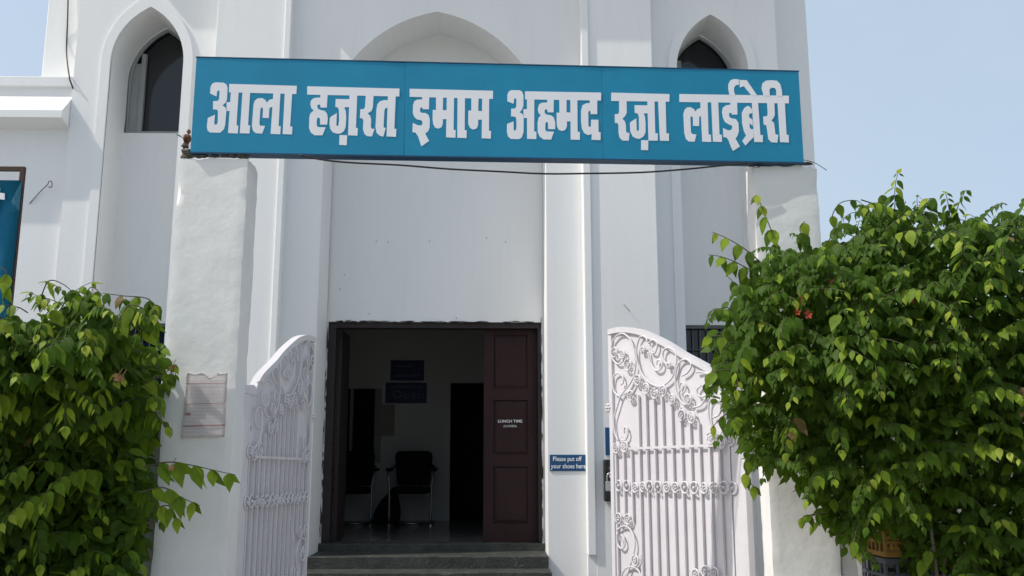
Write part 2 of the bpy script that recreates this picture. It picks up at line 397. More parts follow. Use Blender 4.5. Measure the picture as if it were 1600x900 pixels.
def text_lines(name, lines, parent, mat_, pos):
    """lines: (text, size, dx, dz, width scale); one mesh"""
    bm = bmesh.new()
    for s, size, dx_, dz_, sx in lines:
        me = text_mesh(s, size, 1.03, size * .012 if size > .035 else 0); me.transform(Matrix.Translation((dx_, 0, dz_)) @ Matrix.Diagonal((sx, 1, 1, 1)))
        bm.from_mesh(me); bpy.data.meshes.remove(me)
    me = bpy.data.meshes.new(name); bm.to_mesh(me); bm.free()
    o = put(name, me, parent, mat_)
    q, off = parent, Vector((0, 0, 0))
    while q is not None: off += q.location; q = q.parent
    o.location = Vector(pos) - off
    return o
yl = YB + .1
lx0, lx1 = X(756, 600, yl), X(839.5, 600, yl); lz0, lz1 = Z(800, 847, yl), dzt - fw - .004
m = MB(); st = .095; hh = lz1 - lz0
rails = [lz0, lz0 + .2, lz0 + .2 + (hh - .2) * .335, lz0 + .2 + (hh - .2) * .665, lz1]
m.box((lx0, yl, lz0), (lx0 + st, yl + .04, lz1)); m.box((lx1 - st, yl, lz0), (lx1, yl + .04, lz1))
rz = []
pan = [(lz0 + .16, Z(800, 727, yl) ), (Z(800, 709, yl), Z(800, 625, yl)), (Z(800, 607, yl), lz1 - .08)]
pan = [(Z(800, 818, yl), Z(800, 729, yl)), (Z(800, 710, yl), Z(800, 625, yl)), (Z(800, 607, yl), Z(800, 523, yl))]
zs_ = [lz0] + [q for p in pan for q in p] + [lz1]
for i in range(0, len(zs_), 2): m.box((lx0 + st, yl, zs_[i]), (lx1 - st, yl + .04, zs_[i+1]))
dl = m.build("door_leaf", M['door'], B)
for a, b in pan:
    q = MB(); x0, x1 = lx0 + st, lx1 - st; c = .035; y0, y1 = yl + .017, yl + .008
    o_ = [(x0, y0, a), (x1, y0, a), (x1, y0, b), (x0, y0, b)]; i_ = [(x0+c, y1, a+c), (x1-c, y1, a+c), (x1-c, y1, b-c), (x0+c, y1, b-c)]
    for k in range(4): q.poly([o_[k], o_[(k+1) % 4], i_[(k+1) % 4], i_[k]])
    q.poly(i_)
    q.build("door_panel", M['door'], dl)
text_lines("lettering", [("LUNCH TIME", .037, 0, .016, 1.05), ("(CLOSED)", .027, 0, -.03, 1.05)], dl, M['print'], (X(797, 661, yl), yl - .0035, Z(797, 661, yl)))
m = MB(); m.box((dx0 + fw + .022, YB + .16, dzb + .01), (dx0 + fw + .06, YB + .66, lz1)); m.build("door_leaf", M['jamb'], B)
# room behind the door
YR = 13.1; zf = dzb - .02; rx0, rx1 = -4.6, 3.2; zcl = zf + 3.3
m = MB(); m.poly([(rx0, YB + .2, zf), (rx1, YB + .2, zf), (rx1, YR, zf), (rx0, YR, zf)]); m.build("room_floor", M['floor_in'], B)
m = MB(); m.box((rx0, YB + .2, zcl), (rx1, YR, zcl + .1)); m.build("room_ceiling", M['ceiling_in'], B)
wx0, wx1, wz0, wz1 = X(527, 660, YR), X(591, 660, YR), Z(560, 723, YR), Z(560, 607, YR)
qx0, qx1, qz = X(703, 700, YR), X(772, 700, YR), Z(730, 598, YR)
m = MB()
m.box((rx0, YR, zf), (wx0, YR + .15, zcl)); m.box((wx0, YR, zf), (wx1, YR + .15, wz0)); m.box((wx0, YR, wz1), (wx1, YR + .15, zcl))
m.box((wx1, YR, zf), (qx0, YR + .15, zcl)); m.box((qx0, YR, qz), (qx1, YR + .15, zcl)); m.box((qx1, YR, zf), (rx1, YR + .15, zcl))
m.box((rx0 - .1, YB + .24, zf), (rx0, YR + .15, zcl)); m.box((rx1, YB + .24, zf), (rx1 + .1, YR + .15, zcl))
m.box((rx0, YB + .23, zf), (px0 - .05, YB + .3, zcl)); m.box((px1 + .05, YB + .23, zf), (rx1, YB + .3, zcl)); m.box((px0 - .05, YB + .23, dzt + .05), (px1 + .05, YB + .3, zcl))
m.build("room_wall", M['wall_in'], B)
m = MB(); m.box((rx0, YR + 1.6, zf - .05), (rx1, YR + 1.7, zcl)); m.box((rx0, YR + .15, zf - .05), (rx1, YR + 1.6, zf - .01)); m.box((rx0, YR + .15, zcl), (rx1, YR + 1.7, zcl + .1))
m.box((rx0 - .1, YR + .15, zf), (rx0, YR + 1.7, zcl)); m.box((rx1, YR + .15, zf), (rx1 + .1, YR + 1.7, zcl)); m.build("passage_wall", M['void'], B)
m = MB(); m.box((wx0, YR - .015, wz0), (wx0 + .05, YR + .05, wz1)); m.box((wx1 - .05, YR - .015, wz0), (wx1 + .045, YR + .05, wz1)); xm = X(548.5, 660, YR)
m.box((xm - .02, YR + .0, wz0), (xm + .02, YR + .05, wz1)); iw = m.build("window", M['frame'], B)
MB().box((wx0 + .05, YR + .06, wz0), (wx1 - .05, YR + .07, wz1)).build("pane", M['glass'], iw)
# steps
s1 = Z(680, 852, YB - .04); s2 = Z(680, 869, YP - .05); s3 = Z(680, 894, YP - .33)
def step(x0, x1, y0, y1, zt, zb):
    """stone step with a worn, chipped nosing"""
    bm = bmesh.new(); n = 90; rows = []
    from mathutils import noise as nz
    for i in range(n + 1):
        x = x0 + (x1 - x0) * i / n; c = Vector((x * 6, y0 * 5, 1))
        k = .006 + .006 * abs(nz.noise(c)) + .03 * max(0, nz.noise(c * 2.3) - .32); dz = .004 * nz.noise(c * .6)
        prof_ = [(y0, zb), (y0 + .002 * nz.noise(c * 3), (zt + zb) / 2), (y0, zt - k), (y0 + k * .35, zt - k * .3 + dz), (y0 + k, zt + dz), ((y0 + y1) / 2, zt - .003 + dz), (y1, zt), (y1, zb)]
        rows.append([bm.verts.new((x, y, z)) for y, z in prof_])
    for a, b in zip(rows, rows[1:]):
        for q in range(8): bm.faces.new((a[q], a[(q + 1) % 8], b[(q + 1) % 8], b[q]))
    bm.faces.new(rows[0]); bm.faces.new(rows[-1][::-1]); bmesh.ops.recalc_face_normals(bm, faces=bm.faces)
    me = bpy.data.meshes.new("step"); bm.to_mesh(me); bm.free(); me.transform(Matrix.Translation(-B.location)); return put("step", me, B, M['step'])
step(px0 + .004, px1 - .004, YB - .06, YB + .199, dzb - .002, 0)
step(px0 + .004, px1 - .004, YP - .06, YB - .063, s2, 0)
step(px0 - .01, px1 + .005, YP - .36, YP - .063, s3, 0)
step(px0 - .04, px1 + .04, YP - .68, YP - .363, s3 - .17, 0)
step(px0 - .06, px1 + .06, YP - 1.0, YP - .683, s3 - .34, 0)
# nails and specks left in the door wall
for px, py in ((588, 377), (607, 378), (671, 377), (790, 378), (538, 429), (531, 452), (577, 490), (713, 497), (760, 372)):
    p = at(px, py, YB); MB().ball(p, .005, 1, (1, .6, 1.3)).build("nail", M['rust'], B)
p = at(978, 481, YPI); MB().tube([p + Vector((-.02, -.01, .03)), p + Vector((0, -.03, 0)), p + Vector((.035, -.012, -.035))], .0025, 5).build("hook", M['rust'], B)

# ------------------------------------------------------------------ things fixed to the building
def plate(name, label, cat, px0_, py0_, px1_, py1_, Y, mat_, th=.008, group=None):
    a = at(px0_, py1_, Y); b = at(px1_, py0_, Y)
    o = thing(name, label, cat, ((a.x+b.x)/2, Y, (a.z+b.z)/2), group)
    MB().box((a.x, Y - th, a.z), (b.x, Y - .0005, b.z), .002).build("plate", mat_, o)
    return o, a, b
o, a, b = plate("wall_sign", "small blue plate reading Please put off your shoes here", "sign", 859, 710.5, 917, 736, YP, M['plate'])
w_ = b.x - a.x
text_lines("lettering", [("Please put off", .056, -.012, .033, .8), ("your shoes here", .056, 0, -.03, .8)], o, M['print'], ((a.x+b.x)/2, YP - .0105, (a.z+b.z)/2))
for sx, sz in ((a.x + .015, a.z + .015), (b.x - .015, a.z + .015)): MB().ball((sx, YP - .009, sz), .006, 1, (1, .5, 1)).build("screw", M['steel'], o)
o, a, b = plate("wall_sign", "narrow dark blue plate half hidden behind the open right gate leaf", "sign", 946, 668, 990, 711, YPI, M['plate'])
# black letter box behind the gate leaf
a, b = at(943, 783, YPI), at(985, 718, YPI)
o = thing("letter_box", "black box on the wall behind the padlocked gate edge", "box", ((a.x+b.x)/2, YPI, a.z))
MB().box((a.x, YPI - .09, a.z), (b.x, YPI - .001, b.z), .012).build("body", M['black'], o)
MB().box((a.x + .04, YPI - .098, b.z - .09), (b.x - .04, YPI - .091, b.z - .06)).build("slot", M['grille'], o)
# hook and cable on the left wing
p = at(78, 291, YW)
o = tag(MB().tube(spline([p + Vector(v) for v in ((-.17, -.005, -.17), (-.06, -.03, -.05), (0, -.05, 0), (.02, -.07, .025), (.05, -.08, .02), (.045, -.06, -.025), (.01, -.05, -.02))], 5), .0038, 5)
    .build("wire_hook", M['rust']), "bent wire hook sticking out of the left wing wall", "hook")
pts = [at(107, -60, YM - .02), at(106, 20, YM - .03), at(104, 80, YM - .03), at(108, 118, YW - .06)]
pts += [Vector((pts[-1].x + .02, YW - .06, Z(111, 132, YW))), Vector((pts[-1].x + .05, YW - .03, Z(114, 146, YW)))]
tag(MB().tube(spline(pts, 6), .007, 5).build("cable", M['wire']), "thin cable hanging down the wall at upper left corner", "cable")

# ------------------------------------------------------------------ gate pillars
def rough_block(name, x0, x1, y0, y1, z0, z1, mat_, parent, seed, amp=.0032, ragged=.03):
    from mathutils import noise
    bm = bmesh.new(); bmesh.ops.create_cube(bm, size=1)
    for v in bm.verts: v.co = Vector((x0 if v.co.x < 0 else x1, y0 if v.co.y < 0 else y1, z0 if v.co.z < 0 else z1))
    long_ = [e for e in bm.edges if abs(e.verts[0].co.z - e.verts[1].co.z) > .1]
    bmesh.ops.subdivide_edges(bm, edges=long_, cuts=110, use_grid_fill=True)
    hz = [e for e in bm.edges if abs(e.verts[0].co.x - e.verts[1].co.x) > .1]
    bmesh.ops.subdivide_edges(bm, edges=hz, cuts=14, use_grid_fill=True)
    hy = [e for e in bm.edges if abs(e.verts[0].co.y - e.verts[1].co.y) > .1]
    bmesh.ops.subdivide_edges(bm, edges=hy, cuts=7, use_grid_fill=True)
    cx, cy = (x0+x1)/2, (y0+y1)/2
    for v in bm.verts:
        p = v.co.copy(); s = Vector((seed * 7.3, 0, 0))
        ex = abs(p.x - cx) > (x1-x0)/2 - 1e-4; ey = abs(p.y - cy) > (y1-y0)/2 - 1e-4
        d = amp * (noise.noise(p * 3.1 + s) * 1.4 + .7 * noise.noise(p * 11 + s) + .35 * noise.noise(p * 30 + s))
        if ex: v.co.x += d * (1 if p.x > cx else -1)
        if ey: v.co.y += d * (1 if p.y > cy else -1)
        if ex and ey:     # worn, rounded arrises
            k = .003 + .004 * max(0, noise.noise(p * 13 + s)) + .035 * max(0, noise.noise(p * 7 + s) - .38)
            v.co.x += k * (-1 if p.x > cx else 1); v.co.y += k * (-1 if p.y > cy else 1)
        if p.z > z1 - 1e-4: v.co.z += ragged * (noise.noise(p * 14 + s) - .3)
    for f in bm.faces: f.smooth = True
    bmesh.ops.recalc_face_normals(bm, faces=bm.faces)
    me = bpy.data.meshes.new(name); bm.to_mesh(me); bm.free(); me.set_sharp_from_angle(angle=R(38))
    if parent: me.transform(Matrix.Translation(-parent.location))
    return put(name, me, parent, mat_)
YL, YRP = 5.405, 5.60
plx0, plx1, plz = X(262, 500, YL), X(374.5, 500, YL), Z(330, 246, YL)
prx0, prx1, prz = X(1186, 450, YRP), X(1281, 330, YRP), Z(1220, 257, YRP)
PL = thing("gate_pillar", "white plastered gate pillar with a torn notice pasted on it", "pillar", ((plx0+plx1)/2, YL + .12, 0), "gate pillars carrying the sign")
rough_block("shaft", plx0, plx1, YL, YL + .25, 0, plz, M['pillar'], PL, 1)
PR = thing("gate_pillar", "white plastered gate pillar overgrown by the large right shrub", "pillar", ((prx0+prx1)/2, YRP + .12, 0), "gate pillars carrying the sign")
rough_block("shaft", prx0, prx1, YRP, YRP + .2, 0, prz, M['pillar'], PR, 2)
# crumbling tops
from mathutils import noise as NZ
def lump(m, c, r, seed, sq=(1, 1, 1)):
    g_ = bmesh.ops.create_icosphere(m.bm, subdivisions=2, radius=1)
    for v in g_['verts']:
        d = v.co.copy(); k = 1 + .55 * NZ.noise(d * 1.7 + Vector((seed, 0, 0))) + .3 * NZ.noise(d * 4 + Vector((0, seed, 0)))
        v.co = Vector(c) + Vector((d.x * sq[0], d.y * sq[1], d.z * sq[2])) * r * k
r6 = random.Random(3)
m = MB()
for px, py, r_ in ((291, 237, .026), (289, 228, .018), (300, 243, .022), (318, 244, .018), (336, 243, .02), (362, 243, .024), (376, 243, .026), (381, 247, .018), (290, 246, .025), (350, 243, .016), (309, 244, .018), (386, 243, .014)):
    lump(m, at(px, py, YL + .02), r_, r6.uniform(0, 90), (1.2, 1, .6))
m.build("broken_cap", M['cement'], PL)
m = MB()
for px, py, r_ in ((292, 216, .024), (290, 227, .022), (295, 206, .014)): lump(m, at(px, py, YL + .05), r_, r6.uniform(0, 90), (.8, 1, 1.1))
m.build("broken_brick", M['brick'], PL)
m = MB()
for px, py, r_ in ((1175, 258, .02), (1190, 256, .02), (1212, 256, .016), (1240, 256, .018), (1262, 256, .02)):
    lump(m, at(px, py, YRP + .02), r_, r6.uniform(0, 90), (1.6, 1, .5))
m.build("broken_cap", M['cement'], PR)
for dxp, pts in ((0, ((283, 213), (276, 210), (292, 219))), (1, ((1256, 250), (1272, 254), (1292, 266))), (2, ((1186, 253), (1187, 246), (1190, 238)))):
    Yw = YL if dxp == 0 else YRP
    MB().tube(spline([at(px, py, Yw - .03) for px, py in pts], 4), .0022, 4).build("bent_wire", M['wire'], PL if dxp == 0 else PR)
# boundary walls either side
wt_ = 1.95
o = thing("boundary_wall", "whitewashed boundary wall behind the left climbing shrub", "wall", (-3, 5.7, 0))
MB().box((-6.5, 5.5, 0), (plx0 - .012, 5.68, wt_), .01).build("wall_body", M['pillar'], o)
o = thing("boundary_wall", "low stained boundary wall under the large right shrub beside crates", "wall", (3, 5.8, 0))
MB().box((prx1 + .012, YRP + .03, 0), (7.5, YRP + .2, wt_), .01).build("wall_body", M['pillar'], o)
# notice pasted on the left pillar
yq = YL - .012
c00, c10, c11, c01 = at(283, 685, yq), at(351, 683, yq), at(356, 583, yq), at(293, 583, yq)
cen = (c00 + c11) / 2
PO = thing("paper_notice", "torn faded pinkish printed notice pasted on the left pillar", "notice", cen)
bm = bmesh.new(); nx, nz = 12, 18; vv = []
for j in range(nz + 1):
    row = []
    for i in range(nx + 1):
        s, t = i / nx, j / nz
        p = c00.lerp(c10, s).lerp(c01.lerp(c11, s), t)
        if j == nz: p.z -= .022 * abs(NZ.noise(Vector((s * 9, 2, 0)))) + (.02 if .45 < s < .75 else 0)
        if i == 0: p.x += .006 * NZ.noise(Vector((1, t * 7, 0)))
        p.y += -.002 + .0025 * NZ.noise(Vector((s * 4, t * 5, 4))) - (.006 * max(0, t - .9) * 10 * abs(NZ.noise(Vector((s * 6, 0, 3)))))
        row.append(bm.verts.new(p - cen))
    vv.append(row)
for j in range(nz):
    for i in range(nx): bm.faces.new((vv[j][i], vv[j][i+1], vv[j+1][i+1], vv[j+1][i])).smooth = True
ext = bmesh.ops.solidify(bm, geom=bm.faces, thickness=-.0006)
me = bpy.data.meshes.new("sheet"); bm.to_mesh(me); bm.free(); put("sheet", me, PO, M['poster'])
yi = yq - .0065
def ink(a, b, h):
    A, Bq = at(*a, yi), at(*b, yi)
    MB().obox(A, Bq - A, Vector((0, .0008, 0)), Vector((0, 0, h))).build("ink_bar", M['red'], PO)
ink((286, 667), (351, 665), .006); ink((289, 600), (353, 599), .0025); ink((287, 632), (352, 630), .0022)
e = at(293.5, 647, yi); MB().prism([e + Vector((.018 * math.cos(k * math.pi / 8), 0, .008 * math.sin(k * math.pi / 8))) for k in range(16)], (0, .0008, 0)).build("ink_stamp", M['red'], PO)

# ------------------------------------------------------------------ the sign over the gate
sA, sB = at(307, 90, 5.38), at(297, 237, 5.38)
YSR = 5.57
tR = at(1247, 112, YSR)
S0 = Vector((sA.x, 5.38, 0)); S1 = Vector((tR.x, YSR, 0)); su = (S1 - S0).normalized(); sn = Vector((su.y, -su.x, 0)); 
def sp(px, py): return on_plane(px, py, S0, sn)
TL, TR, BR, BL = sp(306.5, 90), sp(1247, 112), sp(1256, 253), sp(297.5, 237)
zt, zb_ = (TL.z + TR.z) / 2, (BL.z + BR.z) / 2
SG = thing("name_board", "long blue sign board with white Hindi lettering spanning the gateway", "sign", ((TL + BR) / 2))
xs = [0, (sp(632, 170) - BL).dot(su), (sp(941, 170) - BL).dot(su), (BR - BL).dot(su)]
L0 = Vector((BL.x, BL.y, 0))
for i in range(3):
    a, b = xs[i] + (.0012 if i else 0), xs[i+1]
    t0 = lambda u: TL.lerp(TR, u / xs[3]).z; b0 = lambda u: BL.lerp(BR, u / xs[3]).z
    m = MB(); nseg = 8; fr_ = []
    pts = []
    for k in range(nseg + 1):
        u = a + (b - a) * k / nseg
        for j in range(4):
            z = b0(u) + (t0(u) - b0(u)) * j / 3
            wob = .0016 * NZ.noise(Vector((u * 3, z * 4, i)))
            edge = .004 if (k in (0, nseg) and 0 < i + (k > 0) < 3) else 0
            fr_.append(m.bm.verts.new(L0 + su * u + Vector((0, 0, z)) - sn * (-wob + edge * .5)))
    for k in range(nseg):
        for j in range(3):
            f = m.bm.faces.new((fr_[k*4+j], fr_[(k+1)*4+j], fr_[(k+1)*4+j+1], fr_[k*4+j+1])); f.smooth = True
    m.build("sign_panel", M['sign_blue'], SG, fix=False)
m = MB(); q = .004
bk = lambda u, z, d: L0 + su * u + Vector((0, 0, z)) - sn * d
W_ = xs[3]
for d0, d1, u0, u1, za, zb2 in ((q, .075, 0, W_, None, None),):
    c = [bk(0, BL.z, q), bk(W_, BR.z, q), bk(W_, TR.z, q), bk(0, TL.z, q)]
    m.prism(c, -sn * .07)
m.build("sign_box", M['sign_edge'], SG)
m = MB()
m.obox(bk(-.004, BL.z - .009, -.003), su * (W_ + .008) + Vector((0, 0, BR.z - BL.z)), -sn * .08, Vector((0, 0, .008)))
m.obox(bk(-.004, TL.z + .001, -.003), su * (W_ + .008) + Vector((0, 0, TR.z - TL.z)), -sn * .08, Vector((0, 0, .006)))
m.build("edge_strip", M['sign_edge'], SG)
WORDS = [
 ((310, 110), 6.9235, [
  [(127,250),(133,175),(150,145),(180,130),(270,133),(300,150),(316,185),(310,310),(300,345),(262,378),(295,405),(303,440),(290,590),(275,640),(235,675),(125,672),(100,650),(92,610),(102,515),(180,480),(172,570),(178,588),(200,585),(210,560),(212,440),(200,425),(158,422),(160,333),(205,332),(225,312),(230,225),(215,215),(203,235),(197,283)],
  [(305,345),(352,345),(345,440),(305,438)],
  [(352,230),(436,230),(413,595),(432,597),(428,683),(322,678)],
  [(335,147),(1066,168),(1060,257),(331,238)],
  [(478,235),(560,240),(538,595),(560,597),(553,684),(449,680)],
  [(580,600),(597,370),(610,330),(640,305),(690,300),(725,320),(742,352),(765,320),(814,308),(814,400),(795,398),(778,400),(768,420),(762,517),(695,514),(700,420),(690,398),(672,415),(660,580),(670,600),(722,602),(690,685),(620,680),(590,650)],
  [(812,240),(888,245),(868,603),(892,606),(886,692),(782,688)],
  [(935,248),(1015,252),(993,607),(1018,610),(1013,694),(912,690)]]),
 ((470, 115), 6.9235, [
  [(70,138),(1068,163),(1066,248),(70,228)],
  [(212,225),(290,230),(282,368),(215,368),(210,340),(195,333),(180,345),(178,365),(190,385),(215,395),(260,405),(285,435),(292,480),(285,553),(210,552),(208,490),(195,475),(178,485),(172,520),(175,570),(190,580),(270,582),(235,668),(150,668),(110,640),(90,590),(93,470),(105,430),(140,400),(115,375),(103,330),(112,290),(140,267),(180,260),(212,260)],
  [(378,275),(527,278),(527,362),(470,366),(488,410),(492,480),(485,580),(465,625),(430,648),(390,652),(345,635),(318,595),(310,540),(315,480),(330,465),(390,428),(385,555),(395,572),(408,560),(415,500),(412,390),(400,368),(374,360)],
  [(527,235),(610,240),(597,588),(617,590),(613,672),(512,668)],
  [(420,665),(502,668),(497,776),(416,772)],
  [(703,240),(787,245),(780,365),(765,405),(722,432),(750,455),(762,500),(758,580),(770,600),(798,598),(770,680),(720,678),(690,655),(672,600),(678,510),(665,485),(640,482),(645,388),(680,385),(695,365)],
  [(947,290),(947,370),(920,372),(905,395),(895,580),(918,592),(893,684),(850,670),(820,640),(808,580),(820,380),(830,330),(860,300),(900,288)],
  [(943,245),(1027,248),(1012,598),(1034,600),(1030,685),(928,680)]]),
 ((630, 120), 6.9235, [
  [(70,130),(972,152),(970,240),(70,217)],
  [(205,220),(282,222),(278,352),(212,352),(208,335),(195,330),(183,345),(183,375),(195,390),(240,392),(275,415),(288,460),(286,550),(270,590),(238,615),(280,695),(197,752),(180,700),(160,640),(130,603),(100,600),(104,500),(160,525),(195,528),(210,505),(205,480),(185,468),(150,462),(120,435),(104,390),(107,310),(120,265),(150,248),(205,245)],
  [(355,222),(432,225),(428,362),(474,362),(474,458),(430,458),(428,510),(415,545),(380,562),(345,550),(325,515),(318,460),(320,358),(355,360)],
  [(472,225),(550,230),(545,575),(567,577),(565,660),(464,656)],
  [(588,228),(668,232),(665,578),(687,580),(685,664),(585,660)],
  [(737,230),(815,235),(812,370),(857,372),(857,465),(812,465),(810,525),(795,560),(755,572),(725,555),(705,515),(703,470),(706,365),(737,368)],
  [(855,235),(930,240),(928,585),(950,588),(948,670),(849,666)]]),
 ((780, 120), 6.9235, [
  [(88,265),(90,190),(105,160),(130,145),(225,147),(250,165),(262,200),(262,310),(250,350),(222,385),(255,405),(265,440),(263,600),(245,655),(215,675),(125,672),(95,645),(83,590),(85,510),(155,483),(157,570),(168,588),(182,575),(188,540),(185,450),(172,432),(128,428),(130,345),(170,345),(185,325),(187,250),(175,228),(162,240),(155,293)],
  [(262,352),(304,352),(304,448),(265,445)],
  [(300,243),(380,246),(378,592),(402,595),(402,675),(302,672)],
  [(280,158),(1103,172),(1101,258),(280,245)],
  [(520,248),(590,250),(588,385),(525,385),(520,360),(508,350),(492,362),(490,385),(505,408),(560,418),(590,440),(605,490),(605,568),(530,566),(528,500),(515,487),(500,500),(498,570),(510,592),(592,595),(562,680),(480,678),(440,650),(418,600),(415,500),(425,445),(450,418),(425,390),(418,350),(428,305),(455,283),(520,278)],
  [(650,248),(728,250),(728,385),(774,388),(774,483),(733,483),(732,540),(715,575),(680,588),(645,575),(625,535),(622,480),(622,388),(652,390)],
  [(770,250),(845,253),(848,595),(872,598),(872,683),(774,680)],
  [(980,253),(1060,255),(1060,405),(990,405),(988,380),(975,365),(963,385),(965,530),(978,545),(992,540),(995,465),(1073,467),(1075,600),(1097,602),(1095,686),(1000,682),(1000,620),(960,632),(920,610),(895,560),(886,480),(886,370),(900,310),(940,287),(980,285)]]),
 ((940, 120), 6.9235, [
  [(105,172),(735,188),(733,270),(105,262)],
  [(190,260),(270,263),(272,390),(255,425),(225,455),(250,480),(262,520),(265,590),(275,608),(302,607),(293,692),(225,690),(195,660),(183,600),(183,520),(170,502),(145,500),(142,406),(180,403),(190,380)],
  [(357,308),(498,310),(501,395),(455,398),(468,430),(475,500),(475,600),(455,645),(410,673),(375,668),(335,645),(310,590),(306,500),(320,485),(375,450),(380,580),(393,590),(405,570),(403,430),(390,398),(358,390)],
  [(495,263),(572,268),(580,610),(607,613),(607,692),(508,690)],
  [(428,686),(505,688),(503,795),(427,793)],
  [(612,266),(692,268),(700,612),(728,615),(728,695),(632,692)]]),
 ((1055, 110), 6.4308, [
  [(42,238),(1142,255),(1142,332),(42,318)],
  [(82,440),(95,395),(120,372),(155,370),(185,388),(205,415),(220,390),(256,378),(261,460),(245,462),(240,480),(240,560),(180,558),(178,475),(165,458),(152,475),(158,620),(172,640),(212,645),(195,717),(135,715),(108,690),(92,630)],
  [(252,316),(325,320),(335,645),(358,647),(362,720),(272,717)],
  [(362,320),(432,323),(445,645),(468,648),(470,720),(380,717)],
  [(555,323),(622,326),(625,445),(570,445),(562,428),(550,425),(540,440),(545,470),(565,483),(610,490),(635,530),(640,610),(625,660),(605,685),(650,765),(582,810),(560,770),(535,700),(515,675),(485,672),(480,580),(530,603),(560,600),(575,575),(568,555),(540,545),(500,520),(480,480),(470,420),(478,375),(510,352),(555,345)],
  [(545,250),(532,180),(535,135),(555,100),(590,88),(638,92),(640,145),(610,148),(590,175),(590,210),(602,250)],
  [(645,97),(718,100),(822,252),(765,252),(690,160),(648,172)],
  [(774,398),(745,362),(725,358),(695,378),(670,425),(672,530),(690,610),(712,655),(673,710),(705,755),(788,670),(786,592),(762,594),(748,575),(745,530),(778,560),(777,500),(740,470),(742,440),(775,428)],
  [(770,320),(832,324),(855,650),(880,652),(880,722),(795,720)],
  [(925,326),(995,328),(1000,450),(985,480),(965,505),(990,525),(998,570),(1005,640),(1035,652),(1025,727),(965,723),(935,690),(925,600),(915,555),(890,545),(885,465),(920,462),(930,440)],
  [(890,256),(868,180),(878,130),(910,105),(960,100),(1020,105),(1055,140),(1070,200),(1075,258),(1018,258),(1015,200),(1000,178),(965,175),(945,195),(950,256)],
  [(1030,326),(1100,330),(1118,648),(1138,650),(1142,726),(1055,722)]]),
]
for org, k, polys in WORDS:
    m = MB()
    for i, P in enumerate(polys):
        h = .0012 + .00012 * i
        m.prism([sp(org[0] + x / k, org[1] + y / k) + sn * h for x, y in P], -sn * (h - .0003 + .0018))
    m.build("lettering", M['letter'], SG)
# sagging cable below the sign
cp = [(467, 240), (500, 247), (545, 252), (625, 256), (700, 262), (780, 266), (850, 269.5), (920, 269), (1000, 267.5), (1070, 262.5), (1130, 256.5), (1168, 253)]
pts = []
for i, (px, py) in enumerate(cp):
    pts.append(at(px, py + 2, 5.37 + .19 * (px - 307) / 940))
tag(MB().tube(spline(pts, 4), .0055, 6).build("cable", M['wire']), "thin black cable sagging below the long blue sign", "cable")

# ------------------------------------------------------------------ gate leaves
gdir = Vector((math.sin(R(-28.4)), math.cos(R(-28.4)), 0)); gn = Vector((-gdir.y, gdir.x, 0)); 
if gn.y > 0: gn = -gn
hz_ = at(1168, 800, 5.80); H = Vector((hz_.x, hz_.y, 0))
def gp(px, py):
    p = on_plane(px, py, H, gn); return ((p - H).dot(gdir), p.z)
GW = gp(955.5, 800)[0]
A_ = lambda x, y: gp(940 + x / 4.0917, 500 + y / 4.0917)
B_ = lambda x, y: gp(930 + x / 4.5, 700 + y / 4.5)
outer = [A_(40, 60), A_(95, 47), A_(150, 44), A_(210, 52), A_(260, 65), A_(330, 95), A_(400, 130), A_(460, 166), A_(520, 205), A_(585, 240), A_(650, 275), A_(690, 302), A_(735, 345), A_(765, 385)]
FV = outer[0][1]; ENDU = .40; HV = outer[-1][1] + .012
outer = [(min(u, GW), v) for u, v in outer]; outer[0] = (GW, FV)
prof = [(0, HV)] + [(outer[-1][0] - .0, HV)] + outer[::-1]      # from hinge to free edge
G0 = .12; RIM = .055; THK = .045
curves = []
def ca_(*p, f=A_): curves.append([f(*q) for q in p])
ca_((70,165),(75,135),(110,95),(150,90),(190,130),(215,210),(222,290),(205,370),(170,430),(130,480),(100,570),(82,640),(88,720),(110,770))
ca_((70,215),(72,240),(90,270),(115,282),(138,265),(150,235))
ca_((120,490),(85,460),(75,400),(85,355),(115,340),(140,365),(143,400),(128,412))
ca_((207,330),(214,390),(185,450),(140,478))
ca_((297,140),(290,115),(265,103),(245,120),(228,180),(232,260),(260,340),(310,400),(370,425),(420,405),(460,360),(480,290),(482,230),(465,195),(430,178),(402,195),(395,235),(412,272),(432,285))
ca_((302,205),(315,270),(345,318),(375,320),(393,290),(380,258),(358,262),(358,285))
ca_((305,150),(330,127),(355,140),(360,170),(345,210),(320,205),(310,180))
ca_((520,357),(555,335),(578,295),(565,262),(535,252),(500,275),(478,340),(478,420),(490,480),(520,530),(560,550))
ca_((505,460),(500,430),(515,400),(538,415),(540,450),(520,470))
ca_((715,625),(755,605),(770,565),(755,515),(715,500),(690,540),(690,620),(710,690),(750,735),(800,740),(832,720),(842,650),(825,600),(808,610),(808,640))
ca_((610,335),(640,330),(690,345),(720,335),(745,345))
ca_((640,420),(615,445),(620,480),(650,490),(690,470),(700,420),(680,400))
ca_((150,725),(150,690),(165,690),(172,730),(158,765),(138,768),(128,745))
ca_((590,560),(640,545),(670,500))
ca_((160,575),(200,550),(240,560),(275,620),(285,690),(270,760),(250,830),(228,905), f=B_)
ca_((158,600),(160,670),(190,708),(212,685),(208,640),(190,610),(182,625),(184,655), f=B_)
ca_((188,905),(215,850),(260,835),(305,855),(330,905), f=B_)
ca_((325,740),(330,800),(310,835),(285,825), f=B_)
